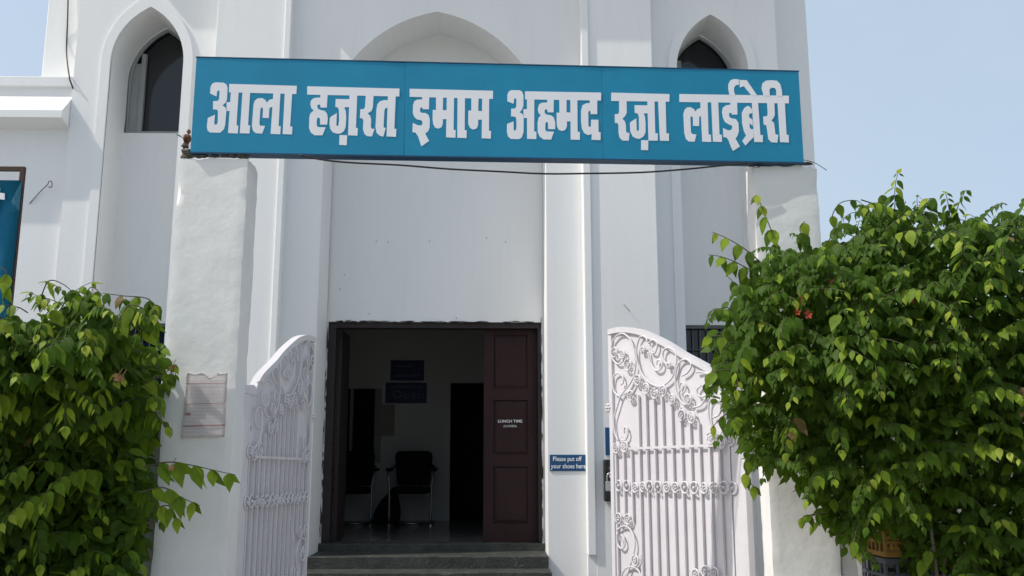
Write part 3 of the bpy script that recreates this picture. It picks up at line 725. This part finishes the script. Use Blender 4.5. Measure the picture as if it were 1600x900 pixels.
# lower repeat of the scrolls, out of sight below in the photograph's frame
rings = [A_(*p) + (r_, fl) for p, r_, fl in [((88,207),.037,0),((140,220),.03,1),((175,287),.042,1),((238,385),.036,1),((292,440),.036,1),((347,470),.036,1),((400,455),.036,1),((458,510),.034,1),
   ((520,610),.036,1),((583,625),.036,1),((193,485),.036,1),((102,820),.036,1),((155,812),.036,1),((705,755),.036,1),((773,785),.036,1),((832,765),.036,1),((560,510),.036,1),((270,190),.024,1),((436,290),.02,1)]]
rings += [B_(*p) + (r_, fl) for p, r_, fl in [((175,265),.037,0),((232,265),.037,0),((290,280),.032,1),((345,275),.032,1),((393,272),.037,0),((452,275),.037,0),((512,275),.032,1),((572,278),.032,1),((640,278),.037,0),((706,280),.037,0),((775,283),.032,1),((842,281),.032,1),((915,278),.037,0),((978,283),.036,0),
   ((172,495),.036,1),((238,502),.036,1),((290,790),.036,1),((715,890),.033,1),((785,870),.036,1),((850,880),.033,1)]]
barx = [(145,850),(200,840),(255,825),(312,480),(365,480),(422,505),(480,490),(545,540),(608,560),(672,650),(735,655),(805,800),(875,820),(945,800)]
bars = []
for i, (bx, ty) in enumerate(barx):
    u, _ = B_(bx, 20); u2, _ = B_(bx, 300)
    top = A_((930 + bx/4.5 - 940) * 4.0917, ty)[1]
    bot = G0 + RIM
    if i == 1: bot = B_(205, 480)[1]
    if i == 2: bot = B_(265, 510)[1]
    bars.append((u, top, bot))
cross = [(A_(180, 822), A_(745, 800))]
def gate_leaf(name, label, H, d, nrm, drop=0):
    """d: hinge to free edge, nrm: outward normal of the decorated face"""
    t = thing(name, label, "gate", (H.x, H.y, 0), "open leaves of the iron gate")
    W = lambda u, v, o=0: H + d * u + Vector((0, 0, v - drop)) + nrm * o
    top = spline([(u, v, 0) for u, v in prof[1:]], 5)
    prof2 = [(0, HV), (prof[1][0] - .004, HV)] + [(p.x, p.y) for p in top]
    # sheet
    m = MB(); m.prism([W(u, v - .004, -.017) for u, v in [(.004, G0)] + prof2[0:1] + prof2[1:] + [(GW - .003, G0)]], -nrm * .004)
    m.build("sheet_panel", M['gate'], t)
    # rim: flat bar following the outline
    def band(pts, wdt):
        m = MB(); n = len(pts); inn = []
        for i, (u, v) in enumerate(pts):
            a, b = pts[max(i-1, 0)], pts[min(i+1, n-1)]
            tx, tz = b[0]-a[0], b[1]-a[1]; l = math.hypot(tx, tz) or 1
            inn.append((u + tz / l * wdt * 1.0, v - tx / l * wdt))
        for i in range(n - 1):
            c = [pts[i], pts[i+1], inn[i+1], inn[i]]
            f0 = [W(u, v, .006) for u, v in c]; f1 = [W(u, v, -THK) for u, v in c]
            m.poly(f0); m.poly(f1[::-1]); m.poly([f0[0], f0[1], f1[1], f1[0]]); m.poly([f0[2], f0[3], f1[3], f1[2]])
        m.poly([W(*pts[0], .006), W(*pts[0], -THK), W(*inn[0], -THK), W(*inn[0], .006)]); m.poly([W(*pts[-1], .006), W(*pts[-1], -THK), W(*inn[-1], -THK), W(*inn[-1], .006)])
        return m
    arch = [p for p in prof2[2:]]
    band(arch, .04).build("top_rail", M['gate'], t)
    sw = .115
    def bar_(u0, u1, v0, v1, o0=.0055, o1=-THK+.0005, nm="stile"):
        m = MB(); m.obox(W(u0, v0, o1), d * (u1-u0), nrm * (o0-o1), Vector((0, 0, v1-v0))); bmesh.ops.bevel(m.bm, geom=list(m.bm.edges), offset=.002, segments=1, affect='EDGES'); return m.build(nm, M['gate'], t)
    bar_(0, sw, G0, HV - .051); bar_(0, prof2[1][0], HV - .05, HV + .0, nm="top_rail")
    bar_(GW - .042, GW - .001, G0, FV - .052); bar_(sw + .001, GW - .043, G0, G0 + RIM, nm="bottom_rail")
    for u, tp, bt in bars:
        m = MB(); r_ = .0075; m.obox(W(u - r_, bt, -.008), d * 2 * r_, nrm * .014, Vector((0, 0, tp - bt))); m.build("bar", M['gate'], t)
    for a, b in cross:
        m = MB(); m.obox(W(a[0], a[1] - .008, .0065), d * (b[0]-a[0]) + Vector((0, 0, b[1]-a[1])), nrm * .006, Vector((0, 0, .016))); m.build("crossbar", M['gate'], t)
    for c in curves:
        MB().tube(spline([W(u, v, .006) for u, v in c], 5), .0068, 6).build("scroll", M['gate'], t)
    rr = random.Random(4)
    for u, v, r_, fl in rings:
        m = MB(); a0 = rr.uniform(0, 6)
        cs = [W(u + r_ * math.cos(a0 + k * .42), v + r_ * math.sin(a0 + k * .42), .011) for k in range(15)]
        m.tube(cs, .0066, 6)
        if fl:
            for k in range(5):
                an = a0 + k * 2 * math.pi / 5
                m.ball(W(u + .013 * math.cos(an), v + .013 * math.sin(an), .014), .0075, 1)
        else: m.ball(W(u + .004, v, .012), .011, 1)
        m.build("rosette", M['gate'], t)
    # hinge strap on the pillar side
    for hv in (1.62, .45):
        m = MB(); m.obox(W(-.07, hv, -.03), d * .10, nrm * .028, Vector((0, 0, .17))); m.obox(W(-.045, hv + .05, -.006), d * .05, nrm * .012, Vector((0, 0, .07))); m.build("hinge", M['gate'], t)
    # flower-shaped latch plate and eye on the free edge
    lv = A_(58, 560)[1]
    m = MB()
    for k in range(6): m.ball(W(GW + .012 + .02 * math.cos(k * math.pi / 3), lv + .024 * math.sin(k * math.pi / 3), .004), .014, 1)
    m.ball(W(GW + .012, lv, .01), .013, 1); m.build("latch_flower", M['gate'], t)
    ev = B_(120, 190)[1]
    m = MB(); m.tube([W(GW + .018 + .018 * math.cos(k * math.pi / 5), ev + .018 * math.sin(k * math.pi / 5), -.015) for k in range(10)], .006, 5, closed=True); m.build("hasp_eye", M['gate'], t)
    return t, W, ev
GR, WR, ev = gate_leaf("gate_leaf", "white iron gate leaf with scrollwork standing open on the right in sunlight", H, gdir, gn)
# left leaf: mirrored, almost square to the street
hl = at(376.5, 700, 5.60); HL = Vector((hl.x, hl.y, 0))
best = min((abs(proj(HL + Vector((math.sin(a), math.cos(a), 0)) * GW + Vector((0, 0, 1.6)))[0] - 485.5), a) for a in [R(k * .05) for k in range(-300, 500)])
ldir = Vector((math.sin(best[1]), math.cos(best[1]), 0)); ln = Vector((ldir.y, -ldir.x, 0))
GL, WL, _ = gate_leaf("gate_leaf", "shaded grey lilac gate leaf with scrollwork seen nearly edge on at left", HL, ldir, ln, .075)
# padlock hanging from the right leaf's eye
c = WR(GW + .03, ev - .015, -.01)
PK = thing("padlock", "steel padlock hanging from the free edge of the right gate leaf", "padlock", c)
MB().tube(spline([c + Vector(v) for v in ((-.018, 0, -.03), (-.02, 0, .0), (-.012, 0, .022), (.006, 0, .028), (.018, 0, .015), (.02, 0, -.005), (.018, 0, -.03))], 4), .0055, 6).build("shackle", M['steel'], PK)
MB().box((c.x - .032, c.y - .012, c.z - .1), (c.x + .032, c.y + .012, c.z - .03), .007).build("lock_body", M['steel'], PK)

# ------------------------------------------------------------------ banner at far left
YBn = 6.6
fx = X(38, 262, YBn); fz = Z(20, 260, YBn); fl_ = fx - 1.5
o = thing("banner_frame", "brown iron frame holding a torn blue banner at far left", "banner", (fx - .7, YBn, 0))
MB().box((fx - .03, YBn, 0), (fx, YBn + .03, fz)).build("post", M['rust'], o); MB().box((fl_, YBn, 0), (fl_ + .03, YBn + .03, fz)).build("post", M['rust'], o)
MB().box((fl_ + .031, YBn, fz - .03), (fx - .031, YBn + .03, fz)).build("top_bar", M['rust'], o)
bm = bmesh.new(); rows = []
zt0 = Z(20, 285, YBn)
for j in range(13):
    row = []
    for i in range(17):
        s, t = i / 16, j / 12
        x = fl_ + .01 + (fx - .012 - fl_) * s; z = .75 + (zt0 + .05 * (1 - s) ** 2 * 1.2 + .012 - .75) * t
        row.append(bm.verts.new((x - (fx - .7), -.012 + .012 * NZ.noise(Vector((s * 5, t * 4, 1))), z)))
    rows.append(row)
for j in range(12):
    for i in range(16): bm.faces.new((rows[j][i], rows[j][i+1], rows[j+1][i+1], rows[j+1][i])).smooth = True
bmesh.ops.solidify(bm, geom=bm.faces, thickness=.001)
me = bpy.data.meshes.new("banner_sheet"); bm.to_mesh(me); bm.free(); put("banner_sheet", me, o, M['sign_blue'])
m = MB(); ym = YBn - .032
bb = lambda px, py: at(px, py, ym)
m.prism([bb(-40, 299), bb(-9, 300), bb(-8, 294), bb(0, 294), bb(-1, 301), bb(7, 302), bb(7, 312), bb(-1, 311), bb(-5, 372), bb(-14, 370), bb(-10, 310), bb(-40, 309)], (0, .006, 0))
m.build("lettering", M['letter'], o)

# ------------------------------------------------------------------ inside the room: chairs, boards, bag
def chair(label, px, py, Y, label_bag=None):
    p = at(px, py, Y); p.z = zf
    t = thing("chair", label, "chair", p, "waiting chairs inside the doorway")
    c = lambda x, y, z: p + Vector((x, y, z))
    m = MB(); m.prism([c(x, .14, z) for x, z in ((-.2, .47), (.2, .47), (.225, .7), (.235, .86), (.2, .9), (-.2, .9), (-.235, .86), (-.225, .7))], (0, .07, .0)); bmesh.ops.bevel(m.bm, geom=list(m.bm.edges), offset=.015, segments=2, affect='EDGES'); m.build("backrest", M['vinyl'], t)
    MB().box(c(-.22, -.28, .38), c(.22, .15, .46), .03).build("seat", M['vinyl'], t)
    for s in (-1, 1):
        MB().tube(spline([c(s*.235, .2, .72), c(s*.27, .05, .66), c(s*.28, -.2, .65), c(s*.275, -.27, .6), c(s*.255, -.27, .45), c(s*.25, -.27, .02)], 4), .013, 8).build("leg", M['chrome'], t)
        MB().tube([c(s*.25, -.27, .014), c(s*.25, .2, .014)], .013, 8).build("runner", M['chrome'], t)
        MB().box(c(s*.28 - .03, -.24, .655), c(s*.28 + .03, .06, .69), .012).build("armrest", M['vinyl'], t)
    MB().tube([c(-.25, .2, .014), c(.25, .2, .014)], .013, 8).build("crossbar", M['chrome'], t)
    MB().tube([c(-.25, -.22, .03), c(.25, -.22, .03)], .011, 8).build("crossbar", M['chrome'], t)
    return p
chair("black padded chair with chrome legs standing below the inside window", 551, 818, 12.1)
pc = chair("black padded chair with chrome legs below the blue Open board", 643, 820, 12.1)
m = MB(); q = at(600, 812, 12.2); q.z = zf
m.prism([q + Vector(v) for v in ((-.16, 0, .0), (.17, 0, 0), (.2, 0, .14), (.14, 0, .45), (.1, 0, .47), (-.02, 0, .28), (-.13, 0, .16))], (0, .16, 0)); bmesh.ops.bevel(m.bm, geom=list(m.bm.edges), offset=.025, segments=2, affect='EDGES')
tag(m.build("cloth_bag", M['bag']), "slumped black bag leaning beside the right inside chair", "bag")
def board(label, a0, a1, lines, name="wall_board"):
    a, b = at(a0[0], a1[1], YR), at(a1[0], a0[1], YR)
    o = thing(name, label, "sign", ((a.x+b.x)/2, YR, (a.z+b.z)/2))
    MB().box((a.x, YR - .02, a.z), (b.x, YR - .001, b.z), .004).build("plate", M['plate_in'], o)
    return o, a, b
r8 = random.Random(8)
def smear(o, x0, x1, z, h):
    m = MB(); x = x0
    while x < x1:
        w0 = r8.uniform(.012, .03); m.box((x, YR - .0225, z - h/2 * r8.uniform(.6, 1)), (x + w0, YR - .0205, z + h/2 * r8.uniform(.6, 1))); x += w0 + r8.uniform(.004, .014)
    m.build("lettering", M['print_in'], o)
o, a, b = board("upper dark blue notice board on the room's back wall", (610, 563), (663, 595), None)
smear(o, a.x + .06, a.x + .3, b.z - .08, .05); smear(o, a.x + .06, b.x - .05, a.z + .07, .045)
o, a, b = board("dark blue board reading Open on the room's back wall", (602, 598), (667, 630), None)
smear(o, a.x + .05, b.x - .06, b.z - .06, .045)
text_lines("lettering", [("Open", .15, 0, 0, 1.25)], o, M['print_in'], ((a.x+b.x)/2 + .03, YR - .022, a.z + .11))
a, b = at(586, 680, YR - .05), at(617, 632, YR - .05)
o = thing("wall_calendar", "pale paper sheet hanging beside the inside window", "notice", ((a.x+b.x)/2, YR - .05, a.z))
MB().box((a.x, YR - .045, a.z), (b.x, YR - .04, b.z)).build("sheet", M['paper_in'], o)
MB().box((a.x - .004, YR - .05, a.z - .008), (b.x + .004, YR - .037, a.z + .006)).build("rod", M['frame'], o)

# ------------------------------------------------------------------ crates under the right shrub
def crate(label, px0_, px1_, py0_, py1_, Y, mat_, depth=.34):
    a, b = at(px0_, py1_, Y), at(px1_, py0_, Y)
    t = thing("plastic_crate", label, "crate", ((a.x+b.x)/2, Y + depth/2, a.z), "stacked plastic crates")
    x0, x1, z0, z1 = a.x, b.x, a.z, b.z; h = z1 - z0; w0 = x1 - x0
    def side(p, ax, nin):
        m = MB(); L = ax.length; u = ax / L
        for zz, hh in ((0, .16), (.84, .16), (.42, .1)): m.obox(p + Vector((0, 0, h * zz)), ax, nin * .02, Vector((0, 0, h * hh)))
        n = max(4, int(L / .055))
        for i in range(n + 1):
            wv = .014
            for z_a, z_b in ((.16, .42), (.52, .84)): m.obox(p + u * (L - wv) * (i / n) + nin * .004 + Vector((0, 0, h * z_a)), u * wv, nin * .012, Vector((0, 0, h * (z_b - z_a))))
        m.build("side", mat_, t)
    side(Vector((x0, Y, z0)), Vector((w0, 0, 0)), Vector((0, 1, 0))); side(Vector((x0, Y + depth, z0)), Vector((w0, 0, 0)), Vector((0, -1, 0)))
    side(Vector((x0, Y + .021, z0)), Vector((0, depth - .042, 0)), Vector((1, 0, 0))); side(Vector((x1, Y + .021, z0)), Vector((0, depth - .042, 0)), Vector((-1, 0, 0)))
    MB().box((x0 + .021, Y + .021, z0 + .004), (x1 - .021, Y + depth - .021, z0 + .02)).build("base", mat_, t)
YC = 5.28
crate("amber yellow crate on a grey crate beside the stained wall", 1384, 1478, 822, 871, YC, M['crate_y'])
crate("grey crate under the amber crate beside the stained wall", 1386, 1476, 873, 925, YC, M['crate_g'])
crate("dull yellow crate deep in shade at the lower right", 1484, 1577, 836, 888, YC + .03, M['crate_y'])
crate("grey crate under the dull yellow crate at lower right", 1486, 1574, 890, 940, YC + .03, M['crate_g'])
zlow = Z(1430, 925, YC); zl2 = Z(1530, 940, YC + .03)
k = MB(); k.box((X(1380, 900, YC) - .02, YC - .03, 0), (X(1580, 900, YC) + .03, YC + .38, min(zlow, zl2) - .002), .01); tag(k.build("brick_plinth", M['cement']), "low dark plinth carrying the stacked crates", "plinth")

# ------------------------------------------------------------------ climbing shrubs
def leaf_mesh(seed, mi):
    r = random.Random(seed); bm = bmesh.new()
    T = (0, .1, .3, .55, .78, 1); Wd = (.02, .17, .285, .25, .12, 0); fold = r.uniform(-.05, .09); curl = r.uniform(.05, .3); tw = r.uniform(-.08, .08)
    mid = []; lf = []; rt = []
    for t, w0 in zip(T, Wd):
        z = -curl * t * t; sx = tw * t * t
        wave = r.uniform(-.02, .02)
        mid.append(bm.verts.new((sx, t, z)))
        if w0 > 0: lf.append(bm.verts.new((sx - w0, t - .02, z + fold * w0 * 3 + wave))); rt.append(bm.verts.new((sx + w0, t - .02, z + fold * w0 * 3 - wave)))
    n = len(lf)
    for i in range(n - 1):
        bm.faces.new((mid[i], mid[i+1], lf[i+1], lf[i])); bm.faces.new((mid[i+1], mid[i], rt[i], rt[i+1]))
    bm.faces.new((mid[n-1], mid[n], lf[n-1])); bm.faces.new((mid[n], mid[n-1], rt[n-1]))
    for f in bm.faces: f.smooth = True
    me = bpy.data.meshes.new("leaf"); bm.to_mesh(me); bm.free(); me.materials.append(LEAF[mi]); return me
LM = [[leaf_mesh(100 * mi + k, mi) for k in range(7)] for mi in range(5)]
def inside(poly, x, y):
    c = False; n = len(poly); j = n - 1
    for i in range(n):
        xi, yi_ = poly[i]; xj, yj = poly[j]
        if (yi_ > y) != (yj > y) and x < (xj - xi) * (y - yi_) / (yj - yi_) + xi: c = not c
        j = i
    return c
def edge_dist(poly, x, y):
    best_ = 1e9; n = len(poly)
    for i in range(n):
        ax, ay = poly[i]; bx, by = poly[(i+1) % n]; dx, dy = bx-ax, by-ay
        t = max(0, min(1, ((x-ax)*dx + (y-ay)*dy) / (dx*dx + dy*dy + 1e-12))); best_ = min(best_, math.hypot(x-ax-t*dx, y-ay-t*dy))
    return best_
def shrub(label, outline, YC_, thick, back, seed, n_spray, n_fill, shoots, stems, flowers, lsize=.105, outward=0, prof=(.3, .25, .5), shade_bulge=None):
    r = random.Random(seed)
    poly = []
    for px, py in outline:
        p = at(px, py, YC_); poly.append((p.x, p.z))
    xs_ = [p[0] for p in poly]; zs2 = [p[1] for p in poly]
    t = thing("climbing_shrub", label, "shrub", ((min(xs_) + max(xs_)) / 2, YC_ + .2, 0), "climbing shrubs on the boundary wall")
    base = t.location
    leaves = []       # (matrix, material index, variant)
    def add_leaf(p, a, nrm, s, mi):
        a = a.normalized(); x = a.cross(nrm)
        if x.length < 1e-3: x = a.cross(Vector((1, 0, 0)))
        x.normalize(); z = x.cross(a)
        sx = s * r.uniform(.85, 1.12)
        mt = Matrix(((x.x*sx, a.x*s, z.x*s, p.x), (x.y*sx, a.y*s, z.y*s, p.y), (x.z*sx, a.z*s, z.z*s, p.z), (0, 0, 0, 1)))
        leaves.append((mt, 4 if r.random() < .007 else mi, r.randrange(7)))
    twigs = MB()
    def spray(p, d, n, s0, young, droop=1.0):
        tone = r.choice((0, 0, 1, 1, 2)); step_ = s0 * r.uniform(.36, .5); pts = [p.copy()]; d = d.normalized()
        for k in range(n):
            p = p + d * step_; pts.append(p.copy())
            d = (d + Vector((r.uniform(-.12, .12), r.uniform(-.12, .12), r.uniform(-.1, .1) - .17 * droop))).normalized()
            L = d.cross(Vector((0, 0, 1)))
            if L.length < .2: L = Vector((r.uniform(-1, 1), r.uniform(-1, 1), 0))
            L.normalize(); fr = (k + 1) / n
            s = s0 * (1.0 - .6 * max(0, fr - .4) / .6) * r.uniform(.7, 1.15)
            for sg in (-1, 1):
                if r.random() < .1: continue
                a = L * sg * r.uniform(.35, .8) + d * r.uniform(.1, .5) + Vector((0, 0, -1)) * r.uniform(.5, 1.2)
                nr = L * sg * .4 + SUN * .75 + Vector((0, -.45, .2)) + Vector((r.uniform(-.35, .35), r.uniform(-.35, .35), r.uniform(-.25, .25)))
                if young and fr > .6: mi = 3 if r.random() < .7 else 2
                elif young: mi = r.choice((1, 2, 2, 2))
                else: mi = r.choice((tone, tone, tone, 1))
                add_leaf(p + L * sg * .008, a, nr, s, mi)
        a = d + Vector((0, 0, -.3)); add_leaf(p, a, Vector((0, -.4, .8)), s0 * .55, 3 if young else 2)
        twigs.tube(pts, .0035, 4, taper=.0015)
    x0, x1, z0, z1 = min(xs_), max(xs_), min(zs2), max(zs2)
    def surf(x, z):
        e = edge_dist(poly, x, z); k = min(1, e / .3) ** .6
        bumpy = .15 * NZ.noise(Vector((x * 2.6, z * 2.6, seed))) + .09 * NZ.noise(Vector((x * 6, z * 6, seed + 3)))
        q = max(0, min(1, ((z - z0) / (z1 - z0) - prof[1]) / prof[2])); q = prof[0] + (1 - prof[0]) * q * q * (3 - 2 * q)
        if shade_bulge:      # unseen swelling further along the wall, added to shade the shrub's lower front
            bq = max(0, min(1, (shade_bulge[0] - x) / .45)); bumpy -= shade_bulge[1] * bq * bq * (3 - 2 * bq)
        return YC_ - thick * k * q + bumpy, q
    c = 0
    while c < n_spray:
        x, z = r.uniform(x0, x1), r.uniform(z0, z1)
        if not inside(poly, x, z): continue
        y, e = surf(x, z)
        if r.random() > .14 + .86 * e: continue
        c += 1
        p = Vector((x, y + r.uniform(.0, .16), z))
        h = (z - z0) / (z1 - z0)
        d = Vector((r.uniform(-.9, .9) + outward * .3, -r.uniform(.2, 1.0), r.uniform(-.1, 1.0) * (.3 + h)))
        spray(p, d, r.randint(4, 9), lsize * r.uniform(.6, 1.15), r.random() < .3 + .45 * max(0, h - .35), 1.1)
    c = 0
    while c < n_fill:
        x, z = r.uniform(x0, x1), r.uniform(z0, z1)
        if not inside(poly, x, z): continue
        y, e = surf(x, z)
        if edge_dist(poly, x, z) < .08 * r.random(): continue
        c += 1
        yb_ = min(back, YC_ + thick * .7)
        y = y + .1 + max(.05, yb_ - y - .1) * r.random() ** 1.2
        a = Vector((r.uniform(-1, 1), r.uniform(-.6, .4), r.uniform(-1.2, .1))); nr = Vector((r.uniform(-.7, .7), -r.uniform(.2, 1), r.uniform(.2, 1)))
        add_leaf(Vector((x, y, z)), a, nr, lsize * r.uniform(.55, 1.0), r.choice((0, 0, 0, 1, 1, 2)))
    for pts_px, yy, n, s0, young in shoots:
        P = spline([at(px, py, yy) for px, py in pts_px], 8); twigs.tube(P, .004, 4, taper=.0015)
        ln_ = sum((P[i+1] - P[i]).length for i in range(len(P) - 1)); stp = ln_ / n; acc = 0; k = 0
        for i in range(len(P) - 1):
            acc += (P[i+1] - P[i]).length
            if acc >= stp:
                acc = 0; k += 1; d = (P[i+1] - P[i]).normalized(); L = Vector((d.z, 0, -d.x)); fr = k / n
                for sg in (-1, 1):
                    if r.random() < .12: continue
                    s = s0 * (1 - .45 * max(0, fr - .5) / .5) * r.uniform(.85, 1.1)
                    a = Vector((r.uniform(-.45, .45) + d.x * .3, -.25 * sg - .1, -1)) + L * .35 * sg
                    nr = Vector((.3 * sg, -.7, .1)) + SUN * .6 + Vector((r.uniform(-.3, .3), 0, r.uniform(-.2, .3)))
                    add_leaf(P[i+1], a, nr, s, (3 if r.random() < .6 else 2) if (young and fr > .65) else r.choice((1, 1, 2)))
    # keep the leaves that show largest as parts of their own, the rest as one mass
    def view(p): return proj(p)
    grid = {}
    for i, (mt, mi, v) in enumerate(leaves):
        cpt = mt @ Vector((0, .5, -.05)); px, py, dz = view(cpt)
        s = mt.to_scale().y * FPX / dz * .33
        if not (-10 < px < 1610 and -10 < py < 910): continue
        for gx in range(int((px - s) // 8), int((px + s) // 8) + 1):
            for gy in range(int((py - s) // 8), int((py + s) // 8) + 1):
                if grid.get((gx, gy), (1e9, 0))[0] > dz: grid[(gx, gy)] = (dz, i)
    cnt = {}
    for dz, i in grid.values(): cnt[i] = cnt.get(i, 0) + 1
    top_ = set(sorted(cnt, key=lambda i: -cnt[i])[:300])
    mass_v, mass_f, mass_m = [], [], []
    for i, (mt, mi, v) in enumerate(leaves):
        if i in top_:
            o = bpy.data.objects.new("leaf", LM[mi][v]); COL.objects.link(o); o.parent = t
            o.matrix_basis = Matrix.Translation(-base) @ mt
        else:
            me = LM[mi][v]; off = len(mass_v)
            mass_v += [(mt @ q.co - base)[:] for q in me.vertices]; mass_f += [[off + q for q in f.vertices] for f in me.polygons]; mass_m += [mi] * len(me.polygons)
    me = bpy.data.meshes.new("foliage"); me.from_pydata(mass_v, [], mass_f); me.polygons.foreach_set("material_index", mass_m); me.polygons.foreach_set("use_smooth", [True] * len(mass_f))
    fo = put("foliage", me, t, LEAF); fo["kind"] = "stuff"
    tw = twigs.build("twigs", M['stem'], t); tw["kind"] = "stuff"
    for pts_px, yy, r0, r1 in stems:
        MB().tube(spline([at(px, py, yy) for px, py in pts_px[:-1]] + [Vector((at(*pts_px[-1], yy).x, yy, 0))], 6), r0, 7, taper=r1).build("stem", M['wood'], t)
    for px, py, yy, mk, s in flowers:
        p = at(px, py, yy); m = MB()
        for k in range(5):
            a = k * 2 * math.pi / 5 + r.random() * .4; d = Vector((math.cos(a), -.35, math.sin(a))); q = p + d * s
            sd = Vector((-math.sin(a), 0, math.cos(a))) * s * .35
            m.poly([p, p + d * s * .6 + sd, q, p + d * s * .6 - sd], smooth=True)
        m.tube([p, p + Vector((.004, .03, .035)), p + Vector((.0, .06, .05))], .0025, 4)
        m.build("flower", M[mk], t, fix=False)
    return t
shrub("leafy climbing shrub covering the wall left of the gate",
      [(-560, 500), (-320, 470), (-160, 525), (-60, 540), (5, 525), (45, 490), (90, 480), (150, 500), (205, 510), (232, 530), (240, 570), (238, 610), (218, 650), (200, 700), (210, 770), (196, 840), (200, 960), (-560, 960)],
      5.02, .6, 5.44, 11, 420, 15000,
      [([(215, 510), (235, 470), (190, 462), (160, 458)], 4.75, 6, .1, True), ([(180, 520), (200, 478), (232, 488), (246, 520)], 4.7, 6, .11, False), ([(120, 500), (140, 450), (160, 462)], 4.75, 4, .09, True),
       ([(60, 480), (75, 440), (100, 445), (118, 462)], 4.7, 5, .1, True), ([(5, 470), (10, 425), (-10, 418)], 4.75, 4, .1, True),
       ([(225, 730), (262, 722), (300, 727), (335, 735), (368, 742)], 5.0, 6, .125, False), ([(215, 770), (255, 762), (285, 778), (312, 790)], 4.95, 5, .12, False), ([(235, 800), (262, 790), (278, 815)], 5.0, 4, .1, False),
       ([(225, 600), (255, 585), (275, 570), (272, 595)], 5.0, 5, .06, False)],
      [([(60, 700), (80, 800), (70, 900)], 5.36, .01, .02), ([(150, 620), (170, 760), (130, 900)], 5.38, .01, .022), ([(200, 650), (215, 780), (205, 900)], 5.4, .008, .016)],
      [(183, 590, 4.62, 'flower_pale', .022), (189, 592, 4.63, 'flower_pale', .02), (268, 575, 4.98, 'flower_pale', .016), (268, 731, 4.98, 'flower_pale', .018)], outward=.6, lsize=.115, prof=(.0, .5, .36), shade_bulge=(-2.8, .55))
shrub("large leafy climbing shrub spilling over the right pillar and gate",
      [(1140, 470), (1162, 430), (1195, 392), (1240, 378), (1285, 380), (1320, 358), (1370, 338), (1430, 342), (1480, 346), (1540, 345), (1600, 348), (1700, 352), (1800, 375), (1800, 1040), (1590, 1040), (1560, 930), (1480, 880), (1475, 960), (1440, 960), (1432, 842), (1385, 838), (1345, 872), (1300, 822), (1280, 772), (1235, 742), (1195, 735), (1165, 680), (1132, 620), (1122, 560), (1132, 510)],
      5.02, .46, 5.6, 23, 640, 17000,
      [([(1215, 420), (1210, 375), (1195, 335), (1183, 305)], 5.1, 7, .1, True), ([(1200, 420), (1165, 390), (1135, 372), (1112, 362)], 5.0, 6, .1, True), ([(1200, 440), (1160, 415), (1130, 402), (1106, 398)], 5.0, 6, .1, True),
       ([(1170, 470), (1150, 445), (1135, 430)], 4.95, 3, .09, True), ([(1160, 500), (1135, 480), (1118, 490)], 4.95, 3, .1, True), ([(1160, 540), (1125, 525), (1100, 530)], 4.9, 4, .1, True), ([(1160, 580), (1120, 580), (1097, 610)], 4.9, 4, .1, False), ([(1165, 630), (1130, 650), (1110, 672)], 4.92, 4, .09, True),
       ([(1270, 400), (1250, 360), (1258, 345)], 5.0, 4, .1, True), ([(1320, 370), (1300, 345), (1312, 318), (1340, 314), (1352, 330)], 5.05, 6, .08, True), ([(1380, 360), (1372, 325), (1378, 305)], 5.05, 5, .1, True), ([(1400, 350), (1415, 315), (1408, 330)], 5.05, 4, .09, True), ([(1440, 360), (1455, 330), (1470, 335)], 5.05, 4, .09, True), ([(1550, 380), (1572, 342), (1600, 350)], 5.0, 5, .1, True), ([(1500, 375), (1510, 348), (1525, 352)], 5.05, 4, .08, True),
       ([(1345, 312), (1400, 328), (1470, 338), (1530, 350), (1600, 374)], 5.1, 5, .05, False),
       ([(1290, 800), (1265, 805), (1248, 812)], 4.95, 4, .08, False), ([(1340, 820), (1335, 850), (1345, 868)], 4.85, 4, .09, True), ([(1460, 850), (1440, 885), (1455, 905)], 4.95, 5, .09, True), ([(1180, 700), (1165, 740), (1185, 768)], 5.0, 4, .09, True)],
      [([(1420, 600), (1416, 760), (1425, 900)], 5.62, .01, .02), ([(1500, 780), (1475, 880), (1470, 940)], 5.1, .008, .012), ([(1520, 780), (1525, 870), (1505, 940)], 5.12, .008, .014), ([(1450, 800), (1462, 880), (1478, 940)], 5.08, .007, .012), ([(1600, 700), (1590, 850), (1600, 930)], 5.3, .012, .025)],
      [(1300, 442, 4.62, 'flower', .022), (1252, 470, 4.62, 'flower', .022), (1262, 492, 4.6, 'flower', .024), (1421, 467, 4.56, 'flower', .026), (1224, 520, 4.62, 'flower_pale', .018), (1246, 488, 4.6, 'flower', .018)], outward=-.3, lsize=.088, prof=(.4, .22, .5))
